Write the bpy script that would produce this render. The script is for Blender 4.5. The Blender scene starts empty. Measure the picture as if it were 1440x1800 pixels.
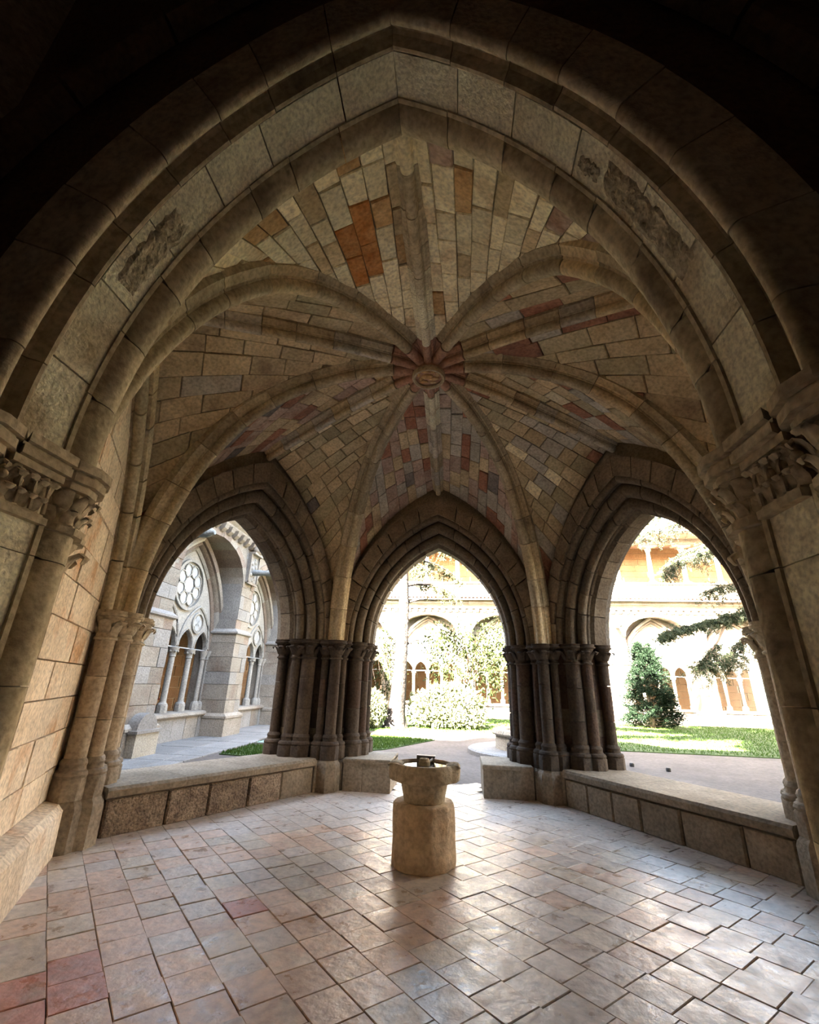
import bpy, bmesh, math, random
import numpy as np
from mathutils import Vector, Matrix

SC = bpy.context.scene
COL = SC.collection
RND = random.Random(11)
NPR = np.random.RandomState(5)
pi, sin, cos, sqrt = math.pi, math.sin, math.cos, math.sqrt
rad = math.radians

# ------------------------------------------------------------------ camera
CAM = Vector((0.3451, -5.0646, 1.6))
pitch, yaw, roll, FPX = 0.36522, -0.10907, 0.02821, 795.34
fw = Vector((sin(yaw) * cos(pitch), cos(yaw) * cos(pitch), sin(pitch)))
r0 = Vector((cos(yaw), -sin(yaw), 0))
u0 = r0.cross(fw)
rt = cos(roll) * r0 + sin(roll) * u0
up = -sin(roll) * r0 + cos(roll) * u0
cam = bpy.data.cameras.new('camera')
cam.sensor_fit = 'HORIZONTAL'
cam.sensor_width = 36
cam.lens = FPX / 1440 * 36
cam.clip_start = 0.05
cam.clip_end = 300
cam_o = bpy.data.objects.new('camera', cam)
COL.objects.link(cam_o)
cam_o.matrix_world = Matrix(((rt.x, up.x, -fw.x, CAM.x), (rt.y, up.y, -fw.y, CAM.y), (rt.z, up.z, -fw.z, CAM.z), (0, 0, 0, 1)))
SC.camera = cam_o

# ------------------------------------------------------------------ sky, sun, exposure
SUN_EL, SUN_AZ = rad(37), rad(24)          # light travels towards +y and a little +x
w = bpy.data.worlds.new('World')
SC.world = w
w.use_nodes = True
wn = w.node_tree.nodes
bg = wn['Background']
sky = wn.new('ShaderNodeTexSky')
sky.sky_type = 'NISHITA'
sky.sun_disc = False
sky.sun_elevation = SUN_EL
sky.sun_rotation = rad(204)
sky.dust_density = 2.0
haze = wn.new('ShaderNodeMixRGB')          # summer haze takes some blue out of the sky
haze.blend_type = 'MULTIPLY'
haze.inputs[0].default_value = 1.0
haze.inputs[2].default_value = (1.12, 1.0, 0.82, 1)
w.node_tree.links.new(sky.outputs[0], haze.inputs[1])
w.node_tree.links.new(haze.outputs[0], bg.inputs[0])
bg.inputs[1].default_value = 0.15
sun = bpy.data.lights.new('sun', 'SUN')
sun.energy = 13.0
sun.angle = rad(0.6)
sun.color = (1.0, 0.89, 0.72)
sun_o = bpy.data.objects.new('sun', sun)
COL.objects.link(sun_o)
sdir = Vector((sin(SUN_AZ) * cos(SUN_EL), cos(SUN_AZ) * cos(SUN_EL), -sin(SUN_EL)))
sun_o.rotation_euler = sdir.to_track_quat('-Z', 'Y').to_euler()
sun_o.location = (-10, -25, 25)
SC.view_settings.view_transform = 'Standard'
SC.view_settings.look = 'None'
SC.view_settings.gamma = 1
SC.view_settings.use_curve_mapping = False
SC.view_settings.exposure = 5.45
SC.cycles.max_bounces = 14
SC.cycles.diffuse_bounces = 12
SC.cycles.glossy_bounces = 5
SC.cycles.transparent_max_bounces = 8
SC.cycles.caustics_reflective = False
SC.cycles.caustics_refractive = False
SC.cycles.use_denoising = True
SC.cycles.sample_clamp_indirect = 12

# ------------------------------------------------------------------ materials
def stone(name, c1, c2, scale=3.0, bump=0.3, rough=0.9, jit=0.16, fine=28.0, spot=None, spec=0.25, roughvar=0.0, detail_dark=0.35):
    m = bpy.data.materials.new(name)
    m.use_nodes = True
    nt = m.node_tree
    N, L = nt.nodes, nt.links
    b = N['Principled BSDF']
    tc = N.new('ShaderNodeTexCoord')
    n1 = N.new('ShaderNodeTexNoise'); n1.inputs['Scale'].default_value = scale; n1.inputs['Detail'].default_value = 7; n1.inputs['Roughness'].default_value = 0.62
    n2 = N.new('ShaderNodeTexNoise'); n2.inputs['Scale'].default_value = fine; n2.inputs['Detail'].default_value = 6
    oi = N.new('ShaderNodeObjectInfo')
    va = N.new('ShaderNodeVectorMath'); va.operation = 'ADD'
    vs = N.new('ShaderNodeVectorMath'); vs.operation = 'SCALE'; vs.inputs['Scale'].default_value = 37.0
    cb = N.new('ShaderNodeCombineXYZ')
    for k in range(3): L.new(oi.outputs['Random'], cb.inputs[k])
    L.new(cb.outputs[0], vs.inputs[0])
    L.new(tc.outputs['Object'], va.inputs[0]); L.new(vs.outputs[0], va.inputs[1])
    L.new(va.outputs[0], n1.inputs['Vector']); L.new(va.outputs[0], n2.inputs['Vector'])
    r = N.new('ShaderNodeValToRGB')
    r.color_ramp.elements[0].position = 0.33; r.color_ramp.elements[0].color = (*c1, 1)
    r.color_ramp.elements[1].position = 0.68; r.color_ramp.elements[1].color = (*c2, 1)
    L.new(n1.outputs['Fac'], r.inputs['Fac'])
    col = r.outputs['Color']
    if spot:
        r2 = N.new('ShaderNodeValToRGB')
        r2.color_ramp.elements[0].position = 0.56; r2.color_ramp.elements[0].color = (0, 0, 0, 1)
        r2.color_ramp.elements[1].position = 0.70; r2.color_ramp.elements[1].color = (1, 1, 1, 1)
        n3 = N.new('ShaderNodeTexNoise'); n3.inputs['Scale'].default_value = scale * 0.6; n3.inputs['Detail'].default_value = 5
        v2 = N.new('ShaderNodeVectorMath'); v2.operation = 'ADD'; v2.inputs[1].default_value = (13.1, 4.7, 9.3)
        L.new(va.outputs[0], v2.inputs[0]); L.new(v2.outputs[0], n3.inputs['Vector']); L.new(n3.outputs['Fac'], r2.inputs['Fac'])
        mx = N.new('ShaderNodeMixRGB'); mx.inputs[2].default_value = (*spot, 1)
        L.new(r2.outputs['Color'], mx.inputs[0]); L.new(col, mx.inputs[1]); col = mx.outputs[0]
    # fine pits / grain
    mg = N.new('ShaderNodeMapRange'); mg.inputs['From Min'].default_value = 0.3; mg.inputs['From Max'].default_value = 0.62
    mg.inputs['To Min'].default_value = 1 - detail_dark; mg.inputs['To Max'].default_value = 1.08
    L.new(n2.outputs['Fac'], mg.inputs['Value'])
    jr = N.new('ShaderNodeMapRange'); jr.inputs['To Min'].default_value = 1 - jit; jr.inputs['To Max'].default_value = 1 + jit
    L.new(oi.outputs['Random'], jr.inputs['Value'])
    mm = N.new('ShaderNodeMath'); mm.operation = 'MULTIPLY'
    L.new(mg.outputs[0], mm.inputs[0]); L.new(jr.outputs[0], mm.inputs[1])
    sc = N.new('ShaderNodeVectorMath'); sc.operation = 'SCALE'
    L.new(col, sc.inputs[0]); L.new(mm.outputs[0], sc.inputs['Scale'])
    L.new(sc.outputs[0], b.inputs['Base Color'])
    b.inputs['Roughness'].default_value = rough
    b.inputs['Specular IOR Level'].default_value = spec
    if roughvar:
        rr = N.new('ShaderNodeMapRange'); rr.inputs['From Min'].default_value = 0.35; rr.inputs['From Max'].default_value = 0.65
        rr.inputs['To Min'].default_value = rough - roughvar; rr.inputs['To Max'].default_value = rough + roughvar
        L.new(n1.outputs['Fac'], rr.inputs['Value']); L.new(rr.outputs[0], b.inputs['Roughness'])
    if bump:
        ad = N.new('ShaderNodeMath'); ad.operation = 'ADD'
        L.new(n1.outputs['Fac'], ad.inputs[0]); L.new(n2.outputs['Fac'], ad.inputs[1])
        bp = N.new('ShaderNodeBump'); bp.inputs['Strength'].default_value = bump; bp.inputs['Distance'].default_value = 0.03
        L.new(ad.outputs[0], bp.inputs['Height']); L.new(bp.outputs[0], b.inputs['Normal'])
    return m

def plain(name, c, rough=0.8, metal=0.0, spec=0.3):
    m = bpy.data.materials.new(name); m.use_nodes = True
    b = m.node_tree.nodes['Principled BSDF']
    b.inputs['Base Color'].default_value = (*c, 1); b.inputs['Roughness'].default_value = rough
    b.inputs['Metallic'].default_value = metal; b.inputs['Specular IOR Level'].default_value = spec
    return m

def leafmat(name, c1, c2, trans=0.35):
    m = bpy.data.materials.new(name); m.use_nodes = True
    nt = m.node_tree; N, L = nt.nodes, nt.links
    b = N['Principled BSDF']; b.inputs['Roughness'].default_value = 0.7; b.inputs['Specular IOR Level'].default_value = 0.1
    tc = N.new('ShaderNodeTexCoord')
    n1 = N.new('ShaderNodeTexNoise'); n1.inputs['Scale'].default_value = 9; n1.inputs['Detail'].default_value = 4
    r = N.new('ShaderNodeValToRGB')
    r.color_ramp.elements[0].position = 0.35; r.color_ramp.elements[0].color = (*c1, 1)
    r.color_ramp.elements[1].position = 0.66; r.color_ramp.elements[1].color = (*c2, 1)
    L.new(tc.outputs['Object'], n1.inputs['Vector']); L.new(n1.outputs['Fac'], r.inputs['Fac']); L.new(r.outputs[0], b.inputs['Base Color'])
    t = N.new('ShaderNodeBsdfTranslucent'); L.new(r.outputs[0], t.inputs['Color'])
    mx = N.new('ShaderNodeMixShader'); mx.inputs[0].default_value = trans
    L.new(b.outputs[0], mx.inputs[1]); L.new(t.outputs[0], mx.inputs[2])
    L.new(mx.outputs[0], N['Material Output'].inputs['Surface'])
    return m

M = dict(
    cream=stone('cream_limestone', (0.739, 0.638, 0.426), (0.900, 0.829, 0.605), 4, .35, spot=(0.616, 0.470, 0.291)),
    tan=stone('tan_limestone', (0.480, 0.372, 0.222), (0.672, 0.546, 0.348), 3, .35, spot=(0.360, 0.264, 0.168)),
    olive=stone('olive_limestone', (0.384, 0.324, 0.192), (0.564, 0.480, 0.312), 3, .3),
    ochre=stone('ochre_stone', (.42, .24, .10), (.62, .42, .22), 5, .35, spot=(.55, .47, .33)),
    red=stone('red_sandstone', (.30, .13, .08), (.44, .23, .15), 4, .35, spot=(.25, .14, .10)),
    rust=stone('rust_stained_stone', (.40, .15, .04), (.58, .30, .12), 6, .35),
    pink=stone('pink_sandstone', (.40, .27, .21), (.54, .42, .34), 4, .35, spot=(.36, .22, .16)),
    dark=stone('dark_slate_stone', (.15, .13, .12), (.25, .22, .20), 4, .3),
    grey=stone('grey_limestone', (0.396, 0.352, 0.286), (0.572, 0.528, 0.440), 4, .35),
    mortar=stone('mortar', (0.264, 0.209, 0.143), (0.374, 0.308, 0.220), 8, .3, jit=.05),
    rib=stone('rib_stone', (0.393, 0.318, 0.206), (0.561, 0.486, 0.337), 3, .35, jit=.16, spot=(0.262, 0.206, 0.140)),
    ribred=stone('reddish_rib_stone', (.36, .19, .13), (.50, .32, .23), 4, .3, jit=.1),
    pier=stone('pier_stone_shade_tone', (0.052, 0.037, 0.026), (0.090, 0.066, 0.047), 2.5, .35, jit=.12, spot=(0.050, 0.034, 0.025)),  # colour darkened to stand in for the backlit centre pillars
    pierred=stone('pier_reddish_shade_tone', (0.067, 0.040, 0.027), (0.092, 0.059, 0.042), 2.5, .35, jit=.12),  # reddish variant, same backlit darkening put into the colour
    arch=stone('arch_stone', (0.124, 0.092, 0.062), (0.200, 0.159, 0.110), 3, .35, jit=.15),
    jamb=stone('jamb_plaster_stone', (0.732, 0.659, 0.498), (0.900, 0.878, 0.673), 3.5, .55, jit=.08, spot=(0.483, 0.395, 0.264), fine=45),
    rough=stone('broken_plaster', (.34, .28, .19), (.60, .53, .40), 12, .8, jit=.05, fine=40, detail_dark=.4),
    wall=stone('wall_limestone', (0.651, 0.525, 0.378), (0.819, 0.704, 0.546), 3, .4, jit=.12, spot=(0.609, 0.378, 0.210)),
    wallr=stone('wall_rusty_limestone', (.60, .44, .29), (.74, .62, .46), 3, .4, jit=.1, spot=(.55, .28, .12)),
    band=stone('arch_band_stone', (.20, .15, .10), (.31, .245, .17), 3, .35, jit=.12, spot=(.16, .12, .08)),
    shaftlit=stone('shaft_stone_lit_tone', (.36, .28, .19), (.52, .42, .30), 2.5, .35, jit=.08, spot=(.30, .22, .15)),  # lighter copy of the pier stone, lit look put into the colour
    capital=stone('capital_stone', (.42, .34, .23), (.58, .49, .35), 5, .35, jit=.1),
    bench=stone('bench_stone', (.21, .165, .115), (.32, .26, .19), 3, .35, jit=.12),
    benchrough=stone('rough_bench_stone', (.20, .14, .10), (.40, .31, .22), 6, .9, jit=.15, fine=40, detail_dark=.6),
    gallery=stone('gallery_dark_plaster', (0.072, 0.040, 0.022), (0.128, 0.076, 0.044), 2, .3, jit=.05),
    grout=stone('floor_grout', (.20, .15, .12), (.34, .28, .23), 12, .4, jit=.0),
    drum=stone('drum_stone', (.52, .39, .26), (.68, .53, .36), 5, .5, jit=.05, fine=22, detail_dark=.3),
    basin=stone('basin_stone', (.40, .34, .24), (.56, .48, .36), 6, .35, jit=.05),
    facade=stone('facade_limestone', (0.170, 0.145, 0.117), (0.230, 0.205, 0.172), 1.5, .3, jit=.12, spot=(0.145, 0.110, 0.085)),
    facadeg=stone('facade_grey_limestone', (0.165, 0.152, 0.140), (0.215, 0.205, 0.190), 2, .3, jit=.12),
    facadep=stone('facade_pink_stone', (0.155, 0.117, 0.092), (0.195, 0.155, 0.125), 2, .3, jit=.12),
    tracery=stone('tracery_stone', (0.220, 0.204, 0.182), (0.286, 0.270, 0.242), 2, .2, jit=.05),
    alab=plain('alabaster_infill', (0.280, 0.285, 0.285), 0.5),
    ochrewall=stone('gallery_orange_stone', (0.185, 0.100, 0.050), (0.239, 0.146, 0.077), 1.2, .2, jit=.12),
    rooftile=stone('roof_tile', (0.250, 0.160, 0.120), (0.320, 0.235, 0.190), 5, .3, jit=.15),
    lead=stone('weathered_spout', (0.132, 0.150, 0.156), (0.216, 0.228, 0.228), 8, .4, jit=.05),
    slab=stone('walk_slab', (0.120, 0.117, 0.113), (0.170, 0.165, 0.160), 2, .3, jit=.12, rough=.75),
    dirt=stone('garden_earth', (0.055, 0.045, 0.040), (0.085, 0.072, 0.064), 1.2, .5, jit=0, fine=14),
    grassbed=stone('turf_soil', (0.017, 0.035, 0.007), (0.035, 0.063, 0.014), 3, .5, jit=0),
    wellst=stone('well_stone', (0.250, 0.220, 0.170), (0.310, 0.280, 0.230), 3, .4, jit=.06),
    bark=stone('tree_bark', (0.002, 0.002, 0.002), (0.048, 0.039, 0.037), 9, 1.0, jit=.03, fine=14, detail_dark=.95),
    twig=stone('branch_bark', (.14, .10, .07), (.26, .19, .14), 9, .5, jit=.05),
    wood=plain('red_brown_wood', (.30, .07, .03), .5),
    turq=plain('turquoise_cover', (0.150, 0.275, 0.250), .5),
    black=plain('black_fitting', (.02, .02, .02), .5),
    slate=plain('dark_slate', (.13, .13, .13), .5),
    bloom=leafmat('pale_bush_leaf', (0.003, 0.005, 0.001), (0.210, 0.230, 0.130), .25),  # dark tone stands in for shaded gaps between the leaves
    vine=leafmat('vine_leaf', (0.007, 0.013, 0.003), (0.033, 0.039, 0.015), .3),
    cedar=leafmat('cedar_needle', (0.014, 0.021, 0.013), (0.049, 0.059, 0.032), .15),
    cedar2=leafmat('pale_cedar_needle', (0.021, 0.025, 0.010), (0.076, 0.080, 0.042), .3),
    fir=leafmat('fir_needle', (0.002, 0.005, 0.003), (0.007, 0.016, 0.007), .12),
    grass=leafmat('grass_blade', (0.017, 0.042, 0.005), (0.042, 0.077, 0.014), .3),
)
# water
_m = bpy.data.materials.new('basin_water'); _m.use_nodes = True
_b = _m.node_tree.nodes['Principled BSDF']; _b.inputs['Base Color'].default_value = (.05, .05, .04, 1); _b.inputs['Roughness'].default_value = .06; _b.inputs['Specular IOR Level'].default_value = .8
M['water'] = _m
TILE = [stone('tile_' + n, a, b, 6, .20, rough=.40, jit=.10, fine=18, spot=s, spec=.5, roughvar=.16, detail_dark=.26) for n, a, b, s in (
    ('rosy', (.47, .31, .215), (.61, .44, .33), (.56, .45, .34)),
    ('grey', (.42, .34, .28), (.57, .49, .42), (.48, .37, .30)),
    ('sand', (.42, .33, .24), (.58, .49, .39), (.38, .28, .23)),
    ('brick', (.40, .16, .11), (.50, .26, .20), (.42, .30, .24)))]

# ------------------------------------------------------------------ object helpers
WL = {}
def _finish(me, mat, smooth):
    me.materials.append(mat)
    bm = bmesh.new(); bm.from_mesh(me)
    bmesh.ops.recalc_face_normals(bm, faces=bm.faces)
    bm.to_mesh(me); bm.free()
    if smooth:
        me.shade_smooth()
        me.set_sharp_from_angle(angle=rad(smooth if smooth > 1 else 42))

def obj(name, geo, mat, parent=None, smooth=0, kind=None, label=None):
    V, F = geo
    o0 = WL.get(parent.name, Vector()) if parent else Vector()
    me = bpy.data.meshes.new(name)
    me.from_pydata([(v[0] - o0[0], v[1] - o0[1], v[2] - o0[2]) for v in V], [], F)
    _finish(me, mat if not isinstance(mat, str) else M[mat], smooth)
    o = bpy.data.objects.new(name, me); COL.objects.link(o)
    if parent:
        o.parent = parent; WL[o.name] = o0
    if kind: o['kind'] = kind
    if label: o['label'] = label
    return o

def bigobj(name, V, F, mat, parent=None, kind=None):
    """numpy vertices / uniform faces, no normal recalculation"""
    o0 = WL.get(parent.name, Vector()) if parent else Vector()
    V = np.asarray(V, float) - np.array(o0); F = np.asarray(F, int)
    me = bpy.data.meshes.new(name)
    me.from_pydata(V.tolist(), [], F.tolist())
    me.materials.append(M[mat] if isinstance(mat, str) else mat)
    o = bpy.data.objects.new(name, me); COL.objects.link(o)
    if parent:
        o.parent = parent; WL[o.name] = o0
    if kind: o['kind'] = kind
    return o

def thing(name, label, cat, loc=(0, 0, 0), rotz=0.0, group=None, local=False):
    o = bpy.data.objects.new(name, None); COL.objects.link(o)
    o.location = loc; o.rotation_euler = (0, 0, rotz); o.empty_display_size = .2
    o['label'] = label; o['category'] = cat
    if group: o['group'] = group
    WL[o.name] = Vector() if (local or rotz) else Vector(loc)
    return o

def struct(name, geo=None, mat=None, loc=(0, 0, 0), smooth=0):
    if geo is None:
        o = bpy.data.objects.new(name, None); COL.objects.link(o); o.location = loc; WL[o.name] = Vector(loc); o.empty_display_size = .2
    else:
        o = obj(name, geo, mat, None, smooth)
    o['kind'] = 'structure'
    return o

def dup(o, parent=None, loc=None, rotz=None, label=None):
    c = o.copy(); COL.objects.link(c)
    if parent: c.parent = parent
    if loc is not None: c.location = loc
    if rotz is not None: c.rotation_euler = (0, 0, rotz)
    if label: c['label'] = label
    for ch in list(KIDS.get(o.name, [])): dup(ch, c)
    return c
KIDS = {}
def index_kids():
    KIDS.clear()
    for o in COL.objects:
        if o.parent: KIDS.setdefault(o.parent.name, []).append(o)

# geometry -----------------------------------------------------------
def merge(*gs):
    V, F = [], []
    for v, f in gs:
        n = len(V); V += list(v); F += [[i + n for i in q] for q in f]
    return V, F

def loft(rings, caps=True, loop=False):
    n = len(rings[0]); V = [p for r in rings for p in r]; F = []
    K = len(rings)
    for k in range(K if loop else K - 1):
        a, b = k * n, ((k + 1) % K) * n
        for i in range(n):
            j = (i + 1) % n
            F.append((a + i, a + j, b + j, b + i))
    if caps and not loop:
        F.append(tuple(range(n))[::-1]); F.append(tuple(range((K - 1) * n, K * n)))
    return V, F

def box(x0, x1, y0, y1, z0, z1):
    V = [(x, y, z) for z in (z0, z1) for x, y in ((x0, y0), (x1, y0), (x1, y1), (x0, y1))]
    return V, [(3, 2, 1, 0), (4, 5, 6, 7), (0, 1, 5, 4), (1, 2, 6, 5), (2, 3, 7, 6), (3, 0, 4, 7)]

def prism(poly, z0, z1, inset=0.0, dz=0.0):
    """vertical prism of an xy polygon; the top may be chamfered by inset over dz"""
    cx = sum(p[0] for p in poly) / len(poly); cy = sum(p[1] for p in poly) / len(poly)
    rings = [[(p[0], p[1], z0) for p in poly]]
    if inset:
        rings.append([(p[0], p[1], z1 - dz) for p in poly])
        rr = []
        for p in poly:
            d = math.hypot(p[0] - cx, p[1] - cy); k = (d - inset) / d
            rr.append((cx + (p[0] - cx) * k, cy + (p[1] - cy) * k, z1))
        rings.append(rr)
    else:
        rings.append([(p[0], p[1], z1) for p in poly])
    return loft(rings)

def lathe(prof, cx, cy, n=14, ph=0.0):
    rings = [[(cx + r * cos(ph + 2 * pi * k / n), cy + r * sin(ph + 2 * pi * k / n), z) for k in range(n)] for r, z in prof]
    return loft(rings)

def tube(pts, rads, n=6):
    pts = [Vector(p) for p in pts]; rings = []
    for i, p in enumerate(pts):
        d = (pts[min(i + 1, len(pts) - 1)] - pts[max(i - 1, 0)]).normalized()
        a = d.cross(Vector((0, 0, 1)) if abs(d.z) < .9 else Vector((1, 0, 0))).normalized(); b = d.cross(a)
        r = rads[i] if isinstance(rads, (list, tuple)) else rads
        rings.append([tuple(p + r * (cos(2 * pi * k / n) * a + sin(2 * pi * k / n) * b)) for k in range(n)])
    return loft(rings)

def ball(c, r, sx=1, sy=1, sz=1, n=8, m=5):
    rings = []
    for i in range(1, m):
        t = pi * i / m
        rings.append([(c[0] + r * sx * sin(t) * cos(2 * pi * k / n), c[1] + r * sy * sin(t) * sin(2 * pi * k / n), c[2] - r * sz * cos(t)) for k in range(n)])
    V, F = loft(rings, caps=False)
    V = V + [(c[0], c[1], c[2] - r * sz), (c[0], c[1], c[2] + r * sz)]
    b, t = len(V) - 2, len(V) - 1
    for k in range(n):
        F.append((k, (k + 1) % n, b)); F.append(((m - 2) * n + k, (m - 2) * n + (k + 1) % n, t))
    return V, F

# hexagon frame: side angle s (0 back, 60 back right ... 180 entrance); t along the side, a outward
def sp(s, t, a, z):
    q = rad(s)
    return (t * cos(q) + a * sin(q), -t * sin(q) + a * cos(q), z)
def cp(phi, r, z, lat=0.0):
    q = rad(phi)
    return (r * sin(q) + lat * cos(q), r * cos(q) - lat * sin(q), z)

def arcpt(wd, c, zs, f, side):
    r = wd + c; th = f * math.acos(c / r)
    return side * (-c + r * cos(th)), zs + r * sin(th)

def arc_circle(cw, ca, r, a0, a1, n):
    return [(cw + r * cos(rad(a0 + (a1 - a0) * k / n)), ca + r * sin(rad(a0 + (a1 - a0) * k / n))) for k in range(n + 1)]

def arch_order(parent, name, mats, s, prof, cfun, zs, nv, seg=3, gap=.006, jit=.004, f0=0.0, stagger=0.0):
    """voussoirs swept along a pointed arch in side s; prof = (half width, depth a) points"""
    for side in (-1, 1):
        cuts = [f0 + (1 - f0) * min(1, max(0, (k + (stagger if 0 < k < nv else 0) + (RND.uniform(-.15, .15) if 0 < k < nv else 0)) / nv)) for k in range(nv + 1)]
        for k in range(nv):
            a, b = cuts[k] + (gap / 2 if k else 0), cuts[k + 1] - (gap / 2 if k < nv - 1 else 0.0005)
            jw, ja = RND.uniform(-jit, jit), RND.uniform(-jit, jit)
            rings = []
            for i in range(seg + 1):
                f = a + (b - a) * i / seg; ring = []
                for (pw, pa) in prof:
                    t, z = arcpt(pw + jw, cfun(pw), zs, f, side); ring.append(sp(s, t, pa + ja, z))
                rings.append(ring)
            obj(name, loft(rings), RND.choice(mats), parent, smooth=35)

def leafgeo(base, out, upv, size):
    """a small curled crocket leaf: swept tapering lobe that hooks over at its tip"""
    base = Vector(base); out = Vector(out).normalized(); upv = Vector(upv).normalized(); lat = out.cross(upv)
    path = [(0, 0, .32), (.12, .35, .42), (.30, .68, .36), (.55, .86, .30), (.74, .74, .26), (.66, .56, .15)]
    rings = []
    for o_, u_, wd in path:
        c = base + size * (o_ * out + u_ * upv)
        rings.append([tuple(c + size * wd * (cos(q) * lat + .45 * sin(q) * (out * .8 + upv * .2))) for q in [2 * pi * k / 6 for k in range(6)]])
    return loft(rings)

def capital(parent, x, y, r, z0, z1, mat='capital', n_leaf=6, face=None, big=1.0):
    """bell, astragal ring and moulded abacus with curled leaves as sub-parts"""
    h = z1 - z0
    prof = [(r, z0 - .02), (r + .022, z0 - .015), (r + .026, z0 + .005), (r + .006, z0 + .022), (r + .004, z0 + h * .35), (r + .02, z0 + h * .55), (r + .055 * big, z0 + h * .74),
            (r + .06 * big, z0 + h * .78), (r + .085 * big, z0 + h * .80), (r + .09 * big, z0 + h * .88), (r + .07 * big, z0 + h * .90), (r + .08 * big, z1), (r * .5, z1)]
    c = obj('capital', lathe(prof, x, y, 16, pi / 16), mat, parent, smooth=40)
    for k in range(n_leaf):
        q = 2 * pi * (k + .5) / n_leaf + (face or 0)
        d = (cos(q), sin(q), 0)
        obj('leaf', leafgeo((x + d[0] * (r + .0), y + d[1] * (r + .0), z0 + h * .18), d, (0, 0, 1), h * .52), mat, c, smooth=60)
    return c

def base(parent, x, y, r, z0, z1, mat='pier', ph=0.0):
    h = z1 - z0
    low = lathe([(r + .075, z0), (r + .075, z0 + h * .52), (r + .06, z0 + h * .57)], x, y, 8, ph + pi / 8)
    upp = lathe([(r + .06, z0 + h * .55), (r + .072, z0 + h * .62), (r + .06, z0 + h * .70), (r + .03, z0 + h * .74), (r + .022, z0 + h * .82), (r + .032, z0 + h * .90), (r + .02, z0 + h * .97), (r, z1 + .01)], x, y, 16)
    return obj('base', merge(low, upp), mat, parent, smooth=38)

def shaft(parent, x, y, r, z0, z1, mats=('pier',), cut=2):
    zs = [z0] + [z0 + (z1 - z0) * (k + RND.uniform(-.18, .18)) / cut for k in range(1, cut)] + [z1]
    for a, b in zip(zs, zs[1:]):
        obj('shaft', lathe([(r, a + .003), (r + RND.uniform(-.003, .003), (a + b) / 2), (r, b - .003)], x, y, 16), RND.choice(mats), parent, smooth=50)

def plate(s, a0, a1, wd, c, zs, z0, ztop, th0, th1, n=14):
    """solid wall of side s between depths a0,a1 with a pointed opening (wd None = solid); th = half lengths"""
    V, F = [], []
    def quad(p): 
        i = len(V); V.extend(p); F.append((i, i + 1, i + 2, i + 3))
    if wd is None:
        P = [sp(s, -th0, a0, z0), sp(s, th0, a0, z0), sp(s, th0, a0, ztop), sp(s, -th0, a0, ztop)]
        Q = [sp(s, -th1, a1, z0), sp(s, th1, a1, z0), sp(s, th1, a1, ztop), sp(s, -th1, a1, ztop)]
        return loft([P, Q])
    for side in (-1, 1):
        pts = [(side * wd, z0)] + [arcpt(wd, c, zs, k / n, side) for k in range(n + 1)]
        for (t0, za), (t1, zb) in zip(pts, pts[1:]):
            if zb - za < 1e-6: continue
            for a, th in ((a0, th0), (a1, th1)):
                quad([sp(s, t0, a, za), sp(s, side * th, a, za), sp(s, side * th, a, zb), sp(s, t1, a, zb)])
            quad([sp(s, t0, a0, za), sp(s, t1, a0, zb), sp(s, t1, a1, zb), sp(s, t0, a1, za)])
        quad([sp(s, side * th0, a0, z0), sp(s, side * th1, a1, z0), sp(s, side * th1, a1, ztop), sp(s, side * th0, a0, ztop)])
    za = arcpt(wd, c, zs, 1, 1)[1]
    for a, th in ((a0, th0), (a1, th1)):
        quad([sp(s, -th, a, za), sp(s, th, a, za), sp(s, th, a, ztop), sp(s, -th, a, ztop)])
    quad([sp(s, -th0, a0, ztop), sp(s, th0, a0, ztop), sp(s, th1, a1, ztop), sp(s, -th1, a1, ztop)])
    return V, F

def block(P, n, depth, ch=.008, bulge=0.0):
    """one stone: quad P (4 points, outer face), n = direction towards the viewer; chamfered front face"""
    P = [Vector(p) for p in P]; n = Vector(n).normalized(); c = sum(P, Vector()) / 4
    back = [p - n * depth for p in P]
    front = [p + (c - p).normalized() * ch + n * (ch * .8 + bulge) for p in P]
    return loft([[tuple(p) for p in back], [tuple(p) for p in P], [tuple(p) for p in front]])

# ------------------------------------------------------------------ SETTING: floor
floor = struct('floor')
obj('mortar_bed', box(-5.0, 5.0, -8.6, 4.15, -.3, -.012), 'grout', floor)
def in_room(x, y):
    for s in (0, 60, -60, 120, -120):
        q = rad(s)
        lim = 4.1 if s == 0 and abs(x) < .8 else 3.3
        if x * sin(q) + y * cos(q) > lim: return False
    return y > -4.4 and abs(x) < 3.75
ta = rad(-47.5); e1 = Vector((cos(ta), sin(ta))); e2 = Vector((-sin(ta), cos(ta)))
tiles = []
pitch_t = .268
for j in range(-22, 23):
    lo = -6.0 + RND.uniform(0, .27)
    while lo < 6.0:
        ln = RND.choice((.265, .27, .275, .28, .29))
        cx, cy = (e1 * (lo + ln / 2) + e2 * (j * pitch_t + .03))
        if in_room(cx, cy): tiles.append((lo, ln, j, cx, cy))
        lo += ln
tiles.sort(key=lambda t: (t[3] - CAM.x) ** 2 + (t[4] - CAM.y) ** 2 if t[4] > -2.5 else 99)
restV = []
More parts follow.
